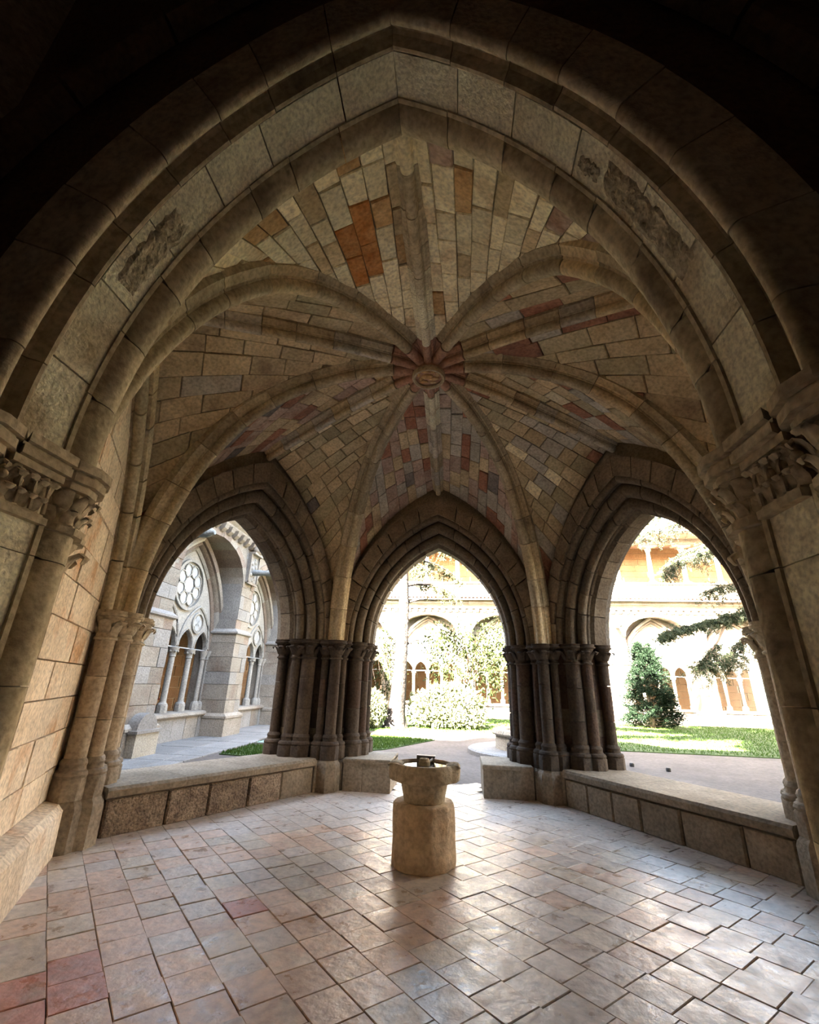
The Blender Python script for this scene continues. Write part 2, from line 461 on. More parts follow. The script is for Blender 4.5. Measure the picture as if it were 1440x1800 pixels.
for i, (lo, ln, j, cx, cy) in enumerate(tiles):
    g = .0018; jz = RND.uniform(-.003, .003); tx, ty = RND.gauss(0, .006), RND.gauss(0, .006)
    v0 = j * pitch_t + .03 - pitch_t / 2 + RND.uniform(-.003, .003)
    cor = [(lo + g, v0 + g), (lo + ln - g, v0 + g), (lo + ln - g, v0 + pitch_t - g), (lo + g, v0 + pitch_t - g)]
    P = []
    for a, b in cor:
        p = e1 * (a + RND.uniform(-.002, .002)) + e2 * (b + RND.uniform(-.002, .002)); P.append((p.x, p.y, jz + (a - lo - ln / 2) * tx + (b - v0 - pitch_t / 2) * ty))
    geo = block(P, (0, 0, 1), .03, .005)
    if math.hypot(cx + 1.95, cy + 2.05) < .30: mt = TILE[3]
    else: mt = TILE[RND.choices((0, 1, 2, 3), (6 if cx < .2 else 2.5, 1.5 if cx < .2 else 7, 3, .08 if cx < .5 else .0))[0]]
    if i < 298: obj('tile', geo, mt, floor)
    else: restV.append(geo)
obj('tile', merge(*restV), TILE[1], floor, kind='stuff')

# ------------------------------------------------------------------ the hexagonal pavilion: arches
ZS = 2.30
cA = lambda wd: .83 + (wd - 1.28) * .579
band = [(1.62, 3.22), (1.86, 3.22), (1.86, 3.62), (1.62, 3.62)]
ord1 = arc_circle(1.60, 3.30, .075, 20, 300, 8) + [(1.70, 3.40), (1.70, 3.62), (1.56, 3.62), (1.55, 3.385)][0:4]
def roll_order(wi, wo, ar, r, ab):
    """roll on the arris nearest the room, hollow beside it, body running back to depth ab"""
    return [(wo, ar + .02), (wo - .035, ar + .05)] + arc_circle(wi + r * .75, ar, r, 40, -215, 9)[::1] + [(wi + .02, ar + r * .95), (wi + .0, ar + r * 1.3), (wi, ab), (wo, ab)]
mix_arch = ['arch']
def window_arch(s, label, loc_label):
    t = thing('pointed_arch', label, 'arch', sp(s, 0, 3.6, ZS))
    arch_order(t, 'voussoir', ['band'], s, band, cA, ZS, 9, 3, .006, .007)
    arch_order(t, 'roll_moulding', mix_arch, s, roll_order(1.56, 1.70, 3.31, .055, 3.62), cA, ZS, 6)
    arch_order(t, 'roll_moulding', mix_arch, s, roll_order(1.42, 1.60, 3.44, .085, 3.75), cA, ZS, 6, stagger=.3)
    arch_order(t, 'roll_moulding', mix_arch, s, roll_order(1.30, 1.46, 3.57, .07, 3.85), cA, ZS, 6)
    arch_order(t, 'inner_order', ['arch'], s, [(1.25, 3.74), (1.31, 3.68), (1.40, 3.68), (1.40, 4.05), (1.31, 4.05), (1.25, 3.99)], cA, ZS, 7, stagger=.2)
    return t
window_arch(0, 'pointed stone arch straight ahead opening onto the tree trunk', '')
window_arch(-60, 'pointed stone arch on the left framing the shaded cloister windows', '')
window_arch(60, 'pointed stone arch on the right framing the lawn and dark conifer', '')
for s, lb in ((-120, 'blind wall arch above the pale blank wall on the left'), (120, 'blind wall arch half hidden behind the right entrance jamb')):
    t = thing('wall_arch', lb, 'arch', sp(s, 0, 3.3, ZS))
    arch_order(t, 'voussoir', ['rib', 'tan'], s, [(1.66, 3.16), (1.74, 3.13), (1.86, 3.16), (1.86, 3.5), (1.66, 3.5)], cA, ZS, 6, 4, .006, .003)
    arch_order(t, 'roll_moulding', ['rib'], s, roll_order(1.55, 1.70, 3.25, .06, 3.5), cA, ZS, 5, 4)

# walls of the pavilion outside the mouldings
tn = math.tan(rad(30))
for s, nm in ((0, 'wall_back'), (-60, 'wall_back_left'), (60, 'wall_back_right')):
    struct(nm, plate(s, 3.40, 4.12, 1.84, cA(1.84), ZS, ZS, 6.6, 3.40 * tn, 4.12 * tn), M['mortar'])
    # outer face of the arch, seen only from the garden
    struct('trim_1', plate(s, 4.04, 4.13, 1.30, cA(1.30), ZS, ZS, 6.6, 4.04 * tn, 4.13 * tn), M['facade'])
for s, nm in ((-120, 'wall_left'), (120, 'wall_right')):
    wl = struct(nm, None, None, sp(s, 0, 3.6, 0))
    obj('wall_core', plate(s, 3.36, 4.12, None, 0, 0, 0, 6.6, 3.36 * tn, 4.12 * tn), 'mortar', wl)
    z = .46
    n_in = sp(s, 0, -1, 0)
    while z < 5.0:
        h = RND.uniform(.27, .40); x = -1.72 - RND.uniform(0, .25)
        while x < 1.72:
            ln = RND.uniform(.38, .72); g = .004
            x0, x1 = max(x, -1.75), min(x + ln, 1.75)
            if x1 - x0 > .1:
                wz = 1.8 if z < ZS else (arcpt(1.66, cA(1.66), ZS, 0, 1)[0] if z < ZS + .1 else -cA(1.66) + sqrt(max(.01, (1.66 + cA(1.66)) ** 2 - (z - ZS) ** 2)))
                if min(abs(x0), abs(x1)) < wz + .1 or x0 * x1 < 0:
                    P = [sp(s, x0 + g, 3.335, z + g), sp(s, x1 - g, 3.335, z + g), sp(s, x1 - g, 3.335, z + h - g), sp(s, x0 + g, 3.335, z + h - g)]
                    obj('stone', block(P, n_in, .08, .006, RND.uniform(0, .012)), RND.choices(('wall', 'wallr'), (9, 1))[0], wl)
            x += ln
        z += h
    # projecting base course of the wall
    x = -1.78
    while x < 1.70:
        ln = min(RND.uniform(.5, .9), 1.78 - x); g = .003
        ring = lambda t: [sp(s, t, 3.40, 0), sp(s, t, 3.14, 0), sp(s, t, 3.15, .38), sp(s, t, 3.20, .43), sp(s, t, 3.33, .455), sp(s, t, 3.40, .455)]
        obj('base_stone', loft([ring(x + g), ring(x + ln - g)]), 'wall', wl)
        x += ln

# ------------------------------------------------------------------ clustered pillars
def pillar(phi, label, left_open, right_open):
    """left_open/right_open: is the side at phi-30 / phi+30 an open arch"""
    cx, cy, _ = cp(phi, 3.75, 0)
    t = thing('clustered_pillar', label, 'pillar', (cx, cy, 0))
    sh = [(cp(phi, 3.52, 0), .092, 1)]
    core = []
    for s, sg, op in ((phi - 30, 1, left_open), (phi + 30, -1, right_open)):
        pts = [(1.78, 3.24), (1.62, 3.40), (1.60, 3.47), (1.47, 3.60), (1.41, 3.70), (1.41, 4.05), (1.55, 4.13), (2.38, 4.12)] if op else [(1.80, 3.20), (1.74, 3.22), (1.74, 3.5), (2.0, 3.6), (2.0, 4.1), (2.38, 4.12)]
        core.append([sp(s, sg * w_, a_, 0) for w_, a_ in pts])
        if op:
            sh += [(sp(s, sg * 1.355, 3.59, 0), .085, 0), (sp(s, sg * 1.49, 3.44, 0), .125, 0), (sp(s, sg * 1.665, 3.20, 0), .062, 0), (sp(s, sg * 1.35, 3.95, 0), .085, 0)]
        else:
            sh += [(sp(s, sg * 1.66, 3.19, 0), .10, 0)]
    a, b = core
    poly = [p[:2] for p in (a[::-1] + [cp(phi, 3.50, 0)] + b)]
    # the core in courses
    z = .40; ci = 0
    while z < 2.28:
        h = RND.uniform(.38, .55); z1 = min(z + h, 2.28)
        if 2.28 - z1 < .15: z1 = 2.28
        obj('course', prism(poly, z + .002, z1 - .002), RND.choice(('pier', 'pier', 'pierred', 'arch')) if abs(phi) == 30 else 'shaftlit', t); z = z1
    ctr = cp(phi, 3.85, 0)
    pl = [(ctr[0] + (p[0] - ctr[0]) * 1.06, ctr[1] + (p[1] - ctr[1]) * 1.06) for p in poly]
    obj('plinth', prism(pl, 0, .44, .03, .03), 'bench', t)
    # shared slab above the capitals
    pa = [(ctr[0] + (p[0] - ctr[0]) * 1.05, ctr[1] + (p[1] - ctr[1]) * 1.05) for p in poly]
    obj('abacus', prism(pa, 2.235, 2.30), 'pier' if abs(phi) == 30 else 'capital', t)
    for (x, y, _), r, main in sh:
        dark = abs(phi) == 30  # centre pillars take the shade-toned stone, outer ones the lit-toned copy
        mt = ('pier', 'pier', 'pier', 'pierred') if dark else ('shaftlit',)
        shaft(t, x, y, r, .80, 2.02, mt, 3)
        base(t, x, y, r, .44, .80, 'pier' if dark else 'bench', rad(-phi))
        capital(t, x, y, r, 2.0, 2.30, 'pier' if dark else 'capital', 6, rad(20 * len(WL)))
        if math.hypot(x, y) < 3.72:
            obj('plinth', lathe([(r + .12, 0), (r + .115, .36), (r + .10, .40), (r + .06, .445)], x, y, 8, rad(-phi) + pi / 8), 'bench', t, smooth=30)
    return t
pillar(-30, 'dark clustered pillar between the left and centre arches', True, True)
pillar(30, 'dark clustered pillar between the centre and right arches', True, True)
pillar(-90, 'sunlit clustered pillar with leafy capitals beside the pale left wall', False, True)
pillar(90, 'clustered pillar at the right edge beside the right arch', True, False)
for phi, lb in ((-150, 'corner shaft tucked behind the left entrance jamb'), (150, 'corner shaft tucked behind the right entrance jamb')):
    x, y, _ = cp(phi, 3.52, 0)
    t = thing('corner_shaft', lb, 'pillar', (x, y, 0))
    shaft(t, x, y, .092, .80, 2.02, ('pier',), 3); base(t, x, y, .092, .44, .8); capital(t, x, y, .092, 2.0, 2.3)
    obj('plinth', lathe([(.21, 0), (.2, .4), (.16, .445)], x, y, 8), 'bench', t)

# ------------------------------------------------------------------ vault
RP = [(.25, 5.57), (.7, 5.56), (1.2, 5.49), (1.85, 5.27), (2.35, 4.95), (2.62, 4.66), (2.9, 4.26), (3.1, 3.86), (3.25, 3.46), (3.36, 3.06), (3.43, 2.66), (3.45, 2.30)]
def catmull(P, n=6):
    out = []
    Q = [(2 * P[0][0] - P[1][0], 2 * P[0][1] - P[1][1])] + list(P) + [(2 * P[-1][0] - P[-2][0], 2 * P[-1][1] - P[-2][1])]
    for i in range(1, len(Q) - 2):
        p0, p1, p2, p3 = (np.array(Q[k]) for k in (i - 1, i, i + 1, i + 2))
        for k in range(n):
            u = k / n
            out.append(.5 * ((2 * p1) + (-p0 + p2) * u + (2 * p0 - 5 * p1 + 4 * p2 - p3) * u * u + (-p0 + 3 * p1 - 3 * p2 + p3) * u ** 3))
    out.append(np.array(P[-1])); return np.array(out)
class Curve:
    def __init__(s, pts):
        s.p = pts; d = np.hypot(*np.diff(pts, axis=0).T); s.l = np.concatenate([[0], np.cumsum(d)]); s.L = s.l[-1]
    def at(s, q):
        x = q * s.L
        return np.array([np.interp(x, s.l, s.p[:, 0]), np.interp(x, s.l, s.p[:, 1])])
    def nrm(s, q):
        e = .01; d = s.at(min(1, q + e)) - s.at(max(0, q - e)); d /= np.hypot(*d)
        return np.array([-d[1], d[0]]) if -d[1] * 1 + d[0] * 1 > 0 else np.array([d[1], -d[0]])
DIAG = Curve(catmull(RP))
RIDGE = Curve(catmull([(.25, 5.57), (1.2, 5.50), (2.2, 5.36), (3.32, 5.17)]))
RIDGEF = Curve(catmull([(.25, 5.57), (1.2, 5.50), (2.2, 5.37), (3.08, 5.22)]))
ribprof = [(-.15, .27), (-.15, .17), (-.125, .155), (-.10, .12), (-.075, .115), (-.07, .10)] + [(.068 * sin(rad(q)), .062 - .068 * cos(rad(q))) for q in range(-120, 121, 24)] + [(.07, .10), (.075, .115), (.10, .12), (.125, .155), (.15, .17), (.15, .27)]
ridgeprof = [(x * .78, h * .86) for x, h in ribprof]
def rib(t, cur, phi, prof, nv, mats, seg=3, q0=0.0, q1=1.0):
    cuts = [q0 + (q1 - q0) * (k + (RND.uniform(-.12, .12) if 0 < k < nv else 0)) / nv for k in range(nv + 1)]
    for k in range(nv):
        g = .004 / cur.L; jx, jh = RND.uniform(-.004, .004), RND.uniform(-.004, .004)
        rings = []
        for i in range(seg + 1):
            q = cuts[k] + g + (cuts[k + 1] - cuts[k] - 2 * g) * i / seg
            p, n = cur.at(q), cur.nrm(q)
            rings.append([cp(phi, p[0] + n[0] * (h + jh), p[1] + n[1] * (h + jh), x + jx) for x, h in prof])
        obj('voussoir', loft(rings), RND.choice(mats), t, smooth=40)
for phi, lb in ((-30, 'slim diagonal rib dropping to the pillar left of the centre arch'), (30, 'slim diagonal rib dropping to the pillar right of the centre arch'),
                (-90, 'broad diagonal rib sweeping left down to the sunlit pillar'), (90, 'broad diagonal rib sweeping right down past the right arch'),
                (-150, 'near diagonal rib arching up to the left entrance corner'), (150, 'near diagonal rib arching up to the right entrance corner')):
    t = thing('diagonal_rib', lb, 'rib', cp(phi, 1.8, 5.3))
    rib(t, DIAG, phi, ribprof, 9, ('rib', 'rib', 'rib', 'tan'), 3, .045)
for s, lb in ((0, 'grey ridge rib running down to the tip of the centre arch'), (60, 'ridge rib running right to the tip of the right arch'), (-60, 'ridge rib running left to the tip of the left arch'),
              (120, 'ridge rib running right to the blind wall arch'), (-120, 'ridge rib running left to the blind wall arch'), (180, 'pale ridge rib running towards the tip of the entrance arch')):
    t = thing('ridge_rib', lb, 'rib', cp(s, 1.8, 5.4))
    rib(t, RIDGEF if s == 180 else RIDGE, s, ridgeprof, 7, ('rib', 'grey', 'tan') if s not in (0, 180) else ('cream', 'jamb', 'capital') if s == 180 else ('grey', 'rib', 'jamb'), 2, .10)
# keystone
kt = thing('keystone', 'round carved keystone boss where all the ribs meet', 'keystone', (0, 0, 5.46))
obj('drum', lathe([(.05, 5.52), (.19, 5.52), (.205, 5.56), (.20, 5.68), (.17, 5.74), (.17, 6.0), (.05, 6.0)], 0, 0, 24), 'ribred', kt, smooth=40)
obj('rim', lathe([(.185, 5.53), (.175, 5.475), (.19, 5.455), (.21, 5.455), (.225, 5.48), (.225, 5.52), (.20, 5.55)], 0, 0, 28), 'capital', kt, smooth=40)
obj('ground', lathe([(.01, 5.505), (.185, 5.505), (.185, 5.54), (.01, 5.54)], 0, 0, 24), 'ribred', kt)
rel = merge(ball((-.02, -.02, 5.50), .06, 1.5, .8, .55), ball((.07, .03, 5.50), .05, 1.6, .7, .5), ball((-.10, .03, 5.50), .035, 1, 1, .7), ball((-.07, .09, 5.50), .04, 1.6, .6, .5), ball((.05, .11, 5.50), .035, 1.5, .7, .5),
            ball((.12, -.05, 5.50), .035, .8, 1.5, .6), ball((-.04, -.12, 5.50), .035, 1.8, .6, .6), ball((.06, -.10, 5.50), .03, 1.2, .8, .6), ball((-.13, -.05, 5.50), .028, .8, 1.4, .6))
obj('relief', rel, 'ochre', kt, smooth=60)
for k in range(12):
    phi = k * 30; pr = ribprof if k % 2 else ridgeprof; cur = RIDGE if k % 2 == 0 else DIAG; rings = []
    for q in ((.0 if k % 2 == 0 else 0.0), .042 if k % 2 else .095):
        p, n = cur.at(q), cur.nrm(q)
        r_ = p[0] if q else .14
        rings.append([cp(phi, r_ + n[0] * h, p[1] + n[1] * h, x) for x, h in pr])
    obj('rib_stub', loft(rings), 'ribred', kt, smooth=40)

# webs
PAL = {180: (('cream', 8), ('ochre', 1.5), ('pink', .5), ('tan', .8)), -120: (('tan', 8), ('olive', 3), ('grey', .8)), 120: (('tan', 5), ('olive', 2.5), ('dark', .8), ('red', 1.0), ('grey', .8)),
       0: (('pink', 4), ('grey', 3), ('tan', 2), ('red', 1.6), ('dark', .25)), -60: (('tan', 4), ('olive', 5), ('cream', .5), ('dark', .2)), 60: (('tan', 5), ('grey', 2), ('red', 1.0), ('olive', 1.5), ('cream', .6))}
LAB = {180: 'nearest vault bay of cream and rust blocks behind the entrance arch', -120: 'vault bay of plain tan blocks over the pale left wall', 120: 'vault bay with dark grey and red blocks on the right',
       0: 'far vault bay of pink and grey blocks above the centre arch', -60: 'vault bay of olive and red blocks above the left arch', 60: 'vault bay of tan and red blocks above the right arch'}
CW = 1.42
for s in (180, -120, 120, 0, -60, 60):
    aw = 3.34 if s != 180 else 3.12
    vb = thing('vault_bay', LAB[s], 'vault', cp(s, 1.8, 5.5))
    big = s in (-120, 120)
    bedV, bedF = [], []
    for sg in (-1, 1):
        phi = s + 30 * sg
        # wall side curve apex -> springing, and rib side curve boss -> springing
        zb = 2.75
        fm = math.asin((zb - ZS) / (1.90 + CW)) / math.acos(CW / (1.90 + CW))
        wp = []
        for k in range(41):
            f = 1 + (fm - 1) * k / 40; wp.append(arcpt(1.90, CW, ZS, f, 1))
        WC = Curve(np.array(wp))
        dp = []
        for k in range(61):
            q = k / 60 * .87
            p, n = DIAG.at(q), DIAG.nrm(q); off = .20 - .08 * q
            dp.append(p + n * off)
        DC = Curve(np.array(dp))
        def S(q, u):
            d = DC.at(q); wq = WC.at(q)
            A = Vector(cp(phi, d[0], d[1])); B = Vector(sp(s, sg * wq[0], aw, wq[1] + .06))
            p = A.lerp(B, u); p.z += .07 * sin(pi * u) * (1 - q)
            return p
        # mortar bed
        nb, mb = 16, 6
        i0 = len(bedV)
        for i in range(nb + 1):
            for j in range(mb + 1):
                p = S(i / nb, j / mb); nn = (p - Vector((0, 0, 2.8))).normalized(); bedV.append(tuple(p + nn * .03))
        for i in range(nb):
            for j in range(mb):
                a = i0 + i * (mb + 1) + j; bedF.append((a, a + 1, a + mb + 2, a + mb + 1))
        nc = 11 if big else (17 if s == 180 else 14)
        qs = [max(0, min(1, (k + RND.uniform(-.12, .12)) / nc)) for k in range(nc + 1)]; qs[0], qs[-1] = 0.0, 1.0
        for k in range(nc):
            qm = (qs[k] + qs[k + 1]) / 2
            n0, n1 = DC.at(qs[k])[0] * cos(rad(30)), DC.at(qs[k + 1])[0] * cos(rad(30))
            lo_, L = min(n0, n1), aw
            U = lambda nq, x_: max(0.0, min(1.0, (x_ - nq) / (aw - nq)))
            x = lo_ - RND.uniform(0, .35)
            ln0 = .55 if big else (.36 if s != 180 else .42)
            while x < L - .02:
                ln = ln0 * RND.uniform(.7, 1.25)
                a, b = max(lo_, x), min(L, x + ln)
                if L - b < .12: b = L
                if b - a > .05 and b > max(n0, n1) + .03:
                    gu, gq = .005, .006 / DC.L * 1.0
                    c = [S(qs[k] + gq, U(n0, a + gu)), S(qs[k] + gq, U(n0, b - gu)), S(qs[k + 1] - gq, U(n1, b - gu)), S(qs[k + 1] - gq, U(n1, a + gu))]
                    c = [p + Vector((RND.uniform(-.006, .006), RND.uniform(-.006, .006), RND.uniform(-.006, .006))) for p in c]
                    nn = (c[1] - c[0]).cross(c[3] - c[0])
                    if nn.length > 1e-6:
                        mid = sum(c, Vector()) / 4
                        if nn.dot(Vector((0, 0, 2.8)) - mid) < 0: nn = -nn
                        pal = PAL[s]
                        if s == -60 and sg == -1 and qm < .5: pal = (('pink', 3), ('red', 1.6), ('tan', 3), ('dark', .5))
                        if big and qm > .72: pal = (('red', 3), ('tan', 3))
                        mt = RND.choices([m for m, _ in pal], [w_ for _, w_ in pal])[0]
                        if s == 180 and sg == 1 and .12 < qm < .24 and 1.3 < a < 2.3: mt = 'rust'
                        obj('stone', block([tuple(p) for p in c], nn, .06, .009, RND.uniform(-.002, .008)), mt, vb)
                if b >= L: break
                x += ln
    obj('mortar_bed', (bedV, bedF), 'mortar', vb)

# ------------------------------------------------------------------ entrance arch
WE, CE, ZE = 1.54, 1.42, 2.57
ea = thing('entrance_arch', 'huge pointed entrance arch with pale plastered underside in the foreground', 'arch', (0, -3.42, 0))
ce = lambda wd: CE
def eprof(d, a): return (WE + d, a)
sof = [eprof(0, 3.305), eprof(0, 3.535), eprof(.30, 3.535), eprof(.30, 3.305)]
arch_order(ea, 'soffit_stone', ['jamb'], 180, sof, ce, ZE, 7, 4, .003, .003)
def e_roll(ac, sg):
    """roll with a small fillet and quirk on the soffit side; sg +1 = gallery side, -1 = pavilion side"""
    A = lambda x: ac + sg * x
    P = [eprof(.04, A(-.15)), eprof(-.012, A(-.145)), eprof(-.014, A(-.12)), eprof(.03, A(-.105))]
    for q in range(-150, 61, 21): P.append(eprof(.105 - .125 * cos(rad(q)), A(.0 + .118 * sin(rad(q)))) if q > -100 else eprof(.105 - .11 * cos(rad(q)), A(.11 * sin(rad(q)))))
    P += [eprof(.16, A(.13)), eprof(.32, A(.13)), eprof(.32, A(-.15))]
    return P
arch_order(ea, 'roll_moulding', ['rib'], 180, e_roll(3.165, -1), ce, ZE, 8, 3, .002, .003)
OUTP = [(0, 3.538), (-.006, 3.545), (-.006, 3.562), (.02, 3.572), (.06, 3.585), (.075, 3.605), (.065, 3.635)] + [(.03 - .036 * cos(rad(q)), 3.676 + .036 * sin(rad(q))) for q in range(-120, 111, 23)] + [(.08, 3.712), (.34, 3.712), (.34, 3.538)]
arch_order(ea, 'roll_moulding', ['capital', 'rib'], 180, [eprof(*p) for p in OUTP], ce, ZE, 8, 3, .002, .003)
# broken plaster patches on the underside
for side, f0, f1, a0, a1 in ((1, .27, .50, 3.33, 3.50), (1, .51, .56, 3.36, 3.44), (-1, .30, .48, 3.34, 3.50)):
    n, m_ = 14, 5
    V, F = [], []
    for i in range(n + 1):
        for j in range(m_ + 1):
            f = f0 + (f1 - f0) * i / n; a = a0 + (a1 - a0) * j / m_
            edge = min(i, n - i, j * 2, (m_ - j) * 2)
            d = .004 if edge == 0 else -.004 - RND.uniform(0, .012)
            t_, z_ = arcpt(WE + d, CE, ZE, f + RND.uniform(-.004, .004), -side); V.append(sp(180, t_, a + RND.uniform(-.012, .012), z_))
    for i in range(n):
        for j in range(m_):
            q = i * (m_ + 1) + j; F.append((q, q + 1, q + m_ + 2, q + m_ + 1))
    o = obj('plaster_patch', (V, F), 'rough', ea); o['label'] = 'patch of broken plaster on the arch underside'
# jambs below the springing, and capitals
for side, lb in ((-1, 'left'), (1, 'right')):
    z = 0
    while z < 2.25:
        z1 = min(z + RND.uniform(.4, .6), 2.27)
        if 2.27 - z1 < .15: z1 = 2.27
        g = .0025
        x0, x1 = sorted((side * WE, side * 1.95))
        obj('jamb_stone', box(x0, x1, -3.535, -3.305, z + g, z1 - g), 'jamb', ea)
        obj('shaft', prism([(side * (WE + d), -a_) for d, a_ in OUTP], z + g, z1 - g), 'jamb', ea, smooth=35)
        for yc in (-3.165,):
            q0 = -1 if yc > -3.4 else 1
            pl_ = [(side * (WE + .04), yc - q0 * -.15), (side * (WE - .012), yc + q0 * .145), (side * (WE - .014), yc + q0 * .12), (side * (WE + .03), yc + q0 * .105)]
            for q in range(-150, 61, 21):
                pl_.append((side * (WE + .105 - .125 * cos(rad(q))), yc - q0 * .118 * sin(rad(q))))
            pl_ += [(side * (WE + .16), yc - q0 * .13), (side * (WE + .42), yc - q0 * .13), (side * (WE + .42), yc + q0 * .15)]
            obj('shaft', prism(pl_, z + g, z1 - g), 'rib', ea, smooth=35)
        z = z1
    # impost: necking, frieze ground and moulded abacus wrapping shafts and soffit
    def wrap(off, z0_, z1_, mat, nm, par=ea):
        pl_ = [(side * (1.95), -3.02)]
        for yc in (-3.165, -3.675):
            pts = [(side * (WE + .105 - (.125 + off) * cos(rad(q))), yc + (.125 + off) * sin(rad(q))) for q in (90, 60, 30, 0, -30, -60)]
            if yc < -3.4: pts = [(side * (WE + .105 - (.125 + off) * cos(rad(q))), yc + (.125 + off) * sin(rad(q))) for q in (60, 30, 0, -30, -60, -90)]
            if yc < -3.4: pl_ += [(side * (WE - off), -3.53 + max(0, .045 - off) - .02)]
            pl_ += pts
            if yc > -3.4: pl_ += [(side * (WE - off), -3.31 - max(0, .045 - off) + .02)]
        pl_.append((side * 1.95, -3.83))
        return obj(nm, prism(pl_, z0_, z1_), mat, par, smooth=30)
    cpart = wrap(.005, 2.25, 2.46, 'rib', 'capital')
    wrap(.035, 2.23, 2.262, 'capital', 'necking', cpart)
    wrap(.02, 2.255, 2.275, 'capital', 'necking', cpart)
    wrap(.045, 2.44, 2.475, 'capital', 'abacus', cpart)
    wrap(.075, 2.475, 2.515, 'capital', 'abacus', cpart)
    wrap(.062, 2.515, 2.53, 'rib', 'abacus', cpart)
    wrap(.09, 2.53, 2.575, 'capital', 'abacus', cpart)
    # foliage: leaves in two rows plus tendrils
    def fol(x, y, dx, dy, zz, sz):
        obj('leaf', leafgeo((x, y, zz), (dx, dy, 0), (0, 0, 1), sz), 'capital', cpart, smooth=60)
    for yc in (-3.165, -3.675):
        for q in (75, 40, 5, -30, -65):
            x, y = side * (WE + .105 - .12 * cos(rad(q))), yc + .12 * sin(rad(q)); d = (-side * cos(rad(q)), sin(rad(q)))
            fol(x, y, d[0], d[1], 2.345, .095); 
            q2 = rad(q + 17); fol(side * (WE + .105 - .12 * cos(q2)), yc + .12 * sin(q2), -side * cos(q2), sin(q2), 2.27, .08)
    for k in range(4):
        y = -3.335 - k * .055
        fol(side * (WE + .004), y, -side, 0, 2.35 - .01 * (k % 2), .088); fol(side * (WE + .004), y - .028, -side, 0, 2.275, .078)
    for k in range(3):
        y = -3.32 - k * .07
        pts = [(side * (WE - .02 - .025 * sin(pi * i / 7)), y - .09 * i / 7, 2.28 + .15 * sin(pi * i / 9)) for i in range(8)]
        obj('tendril', merge(tube(pts, .009, 5), ball(pts[-1], .02), ball(pts[3], .016)), 'capital', cpart, smooth=60)

# gallery side of the entrance wall, and the dark gallery around the camera
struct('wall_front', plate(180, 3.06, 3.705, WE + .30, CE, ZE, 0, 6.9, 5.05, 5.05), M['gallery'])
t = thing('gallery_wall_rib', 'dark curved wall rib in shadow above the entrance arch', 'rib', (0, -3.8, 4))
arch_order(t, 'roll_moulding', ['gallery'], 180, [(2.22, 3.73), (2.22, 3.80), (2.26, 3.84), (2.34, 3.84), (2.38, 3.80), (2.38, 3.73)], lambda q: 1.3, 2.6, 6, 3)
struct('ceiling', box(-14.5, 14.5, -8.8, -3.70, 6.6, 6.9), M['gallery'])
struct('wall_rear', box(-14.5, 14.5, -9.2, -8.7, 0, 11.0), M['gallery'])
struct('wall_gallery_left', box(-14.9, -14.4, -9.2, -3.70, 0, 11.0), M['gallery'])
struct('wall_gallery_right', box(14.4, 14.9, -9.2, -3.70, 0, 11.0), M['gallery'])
struct('floor_gallery', box(-14.5, 14.5, -8.8, -4.3, -.25, -.02), M['grout'])
struct('wall_upper', box(-14.9, 14.9, -9.0, -4.3, 6.9, 12.8), M['facade'])  # unseen mass, height set so its shadow covers the near garden
rf = [(4.75 * sin(rad(30 + 60 * k)), 4.75 * cos(rad(30 + 60 * k))) for k in range(6)]
struct('roof', loft([[(x, y, 6.5) for x, y in rf], [(x * 1.06, y * 1.06, 6.6) for x, y in rf], [(x * 1.06, y * 1.06, 6.72) for x, y in rf], [(x * .03, y * .03, 8.2) for x, y in rf]]), M['rooftile'])

# ------------------------------------------------------------------ benches
for s, lb in ((-60, 'long stone sill bench under the left arch with rough broken face'), (60, 'long stone sill bench under the right arch in deep shade')):
    t = thing('sill_bench', lb, 'bench', sp(s, 0, 3.5, 0))
    cuts = [-1.52, -.62, .35, 1.52] if s < 0 else [-1.52, -.4, .62, 1.52]
    for a, b in zip(cuts, cuts[1:]):
        ring = lambda q: [sp(s, q, 4.02, .36), sp(s, q, 3.10, .36), sp(s, q, 3.055, .38), sp(s, q, 3.05, .445), sp(s, q, 3.08, .475), sp(s, q, 4.02, .48)]
        obj('seat_slab', loft([ring(a + .002), ring(b - .002)]), 'bench', t)
    x = -1.5
    while x < 1.48:
        ln = min(RND.uniform(.42, .75), 1.5 - x)
        if 1.5 - x - ln < .2: ln = 1.5 - x
        P = [sp(s, x + .006, 3.10, 0), sp(s, x + ln - .006, 3.10, 0), sp(s, x + ln - .006, 3.10, .355), sp(s, x + .006, 3.10, .355)]
        obj('stone', block(P, sp(s, 0, -1, 0), .5, .02, RND.uniform(0, .015)), 'benchrough' if (s < 0 and x < .7) else 'bench', t)
        x += ln
    obj('core', loft([[sp(s, -1.5, 3.55, 0), sp(s, -1.5, 4.0, 0), sp(s, -1.5, 4.0, .36), sp(s, -1.5, 3.55, .36)], [sp(s, 1.5, 3.55, 0), sp(s, 1.5, 4.0, 0), sp(s, 1.5, 4.0, .36), sp(s, 1.5, 3.55, .36)]]), 'bench', t)
for sg, lb in ((-1, 'short stone bench block left of the garden doorway, behind the basin'), (1, 'short stone bench block right of the garden doorway')):
    x0, x1 = sorted((sg * .73, sg * 1.50))
    t = thing('bench_block', lb, 'bench', (sg * 1.1, 3.5, 0))
    obj('block', merge(box(x0, (x0 + x1) / 2 - .002 + .07 * sg, 3.06, 4.0, 0, .43), box((x0 + x1) / 2 + .002 + .07 * sg, x1, 3.065, 4.0, 0, .43)), 'bench', t)
    p = [(x0 - .012, 3.04), (x1, 3.04), (x1, 4.01), (x0 - .012, 4.01)]
    obj('seat_slab', prism(p, .405, .465, .015, .015), 'bench', t)

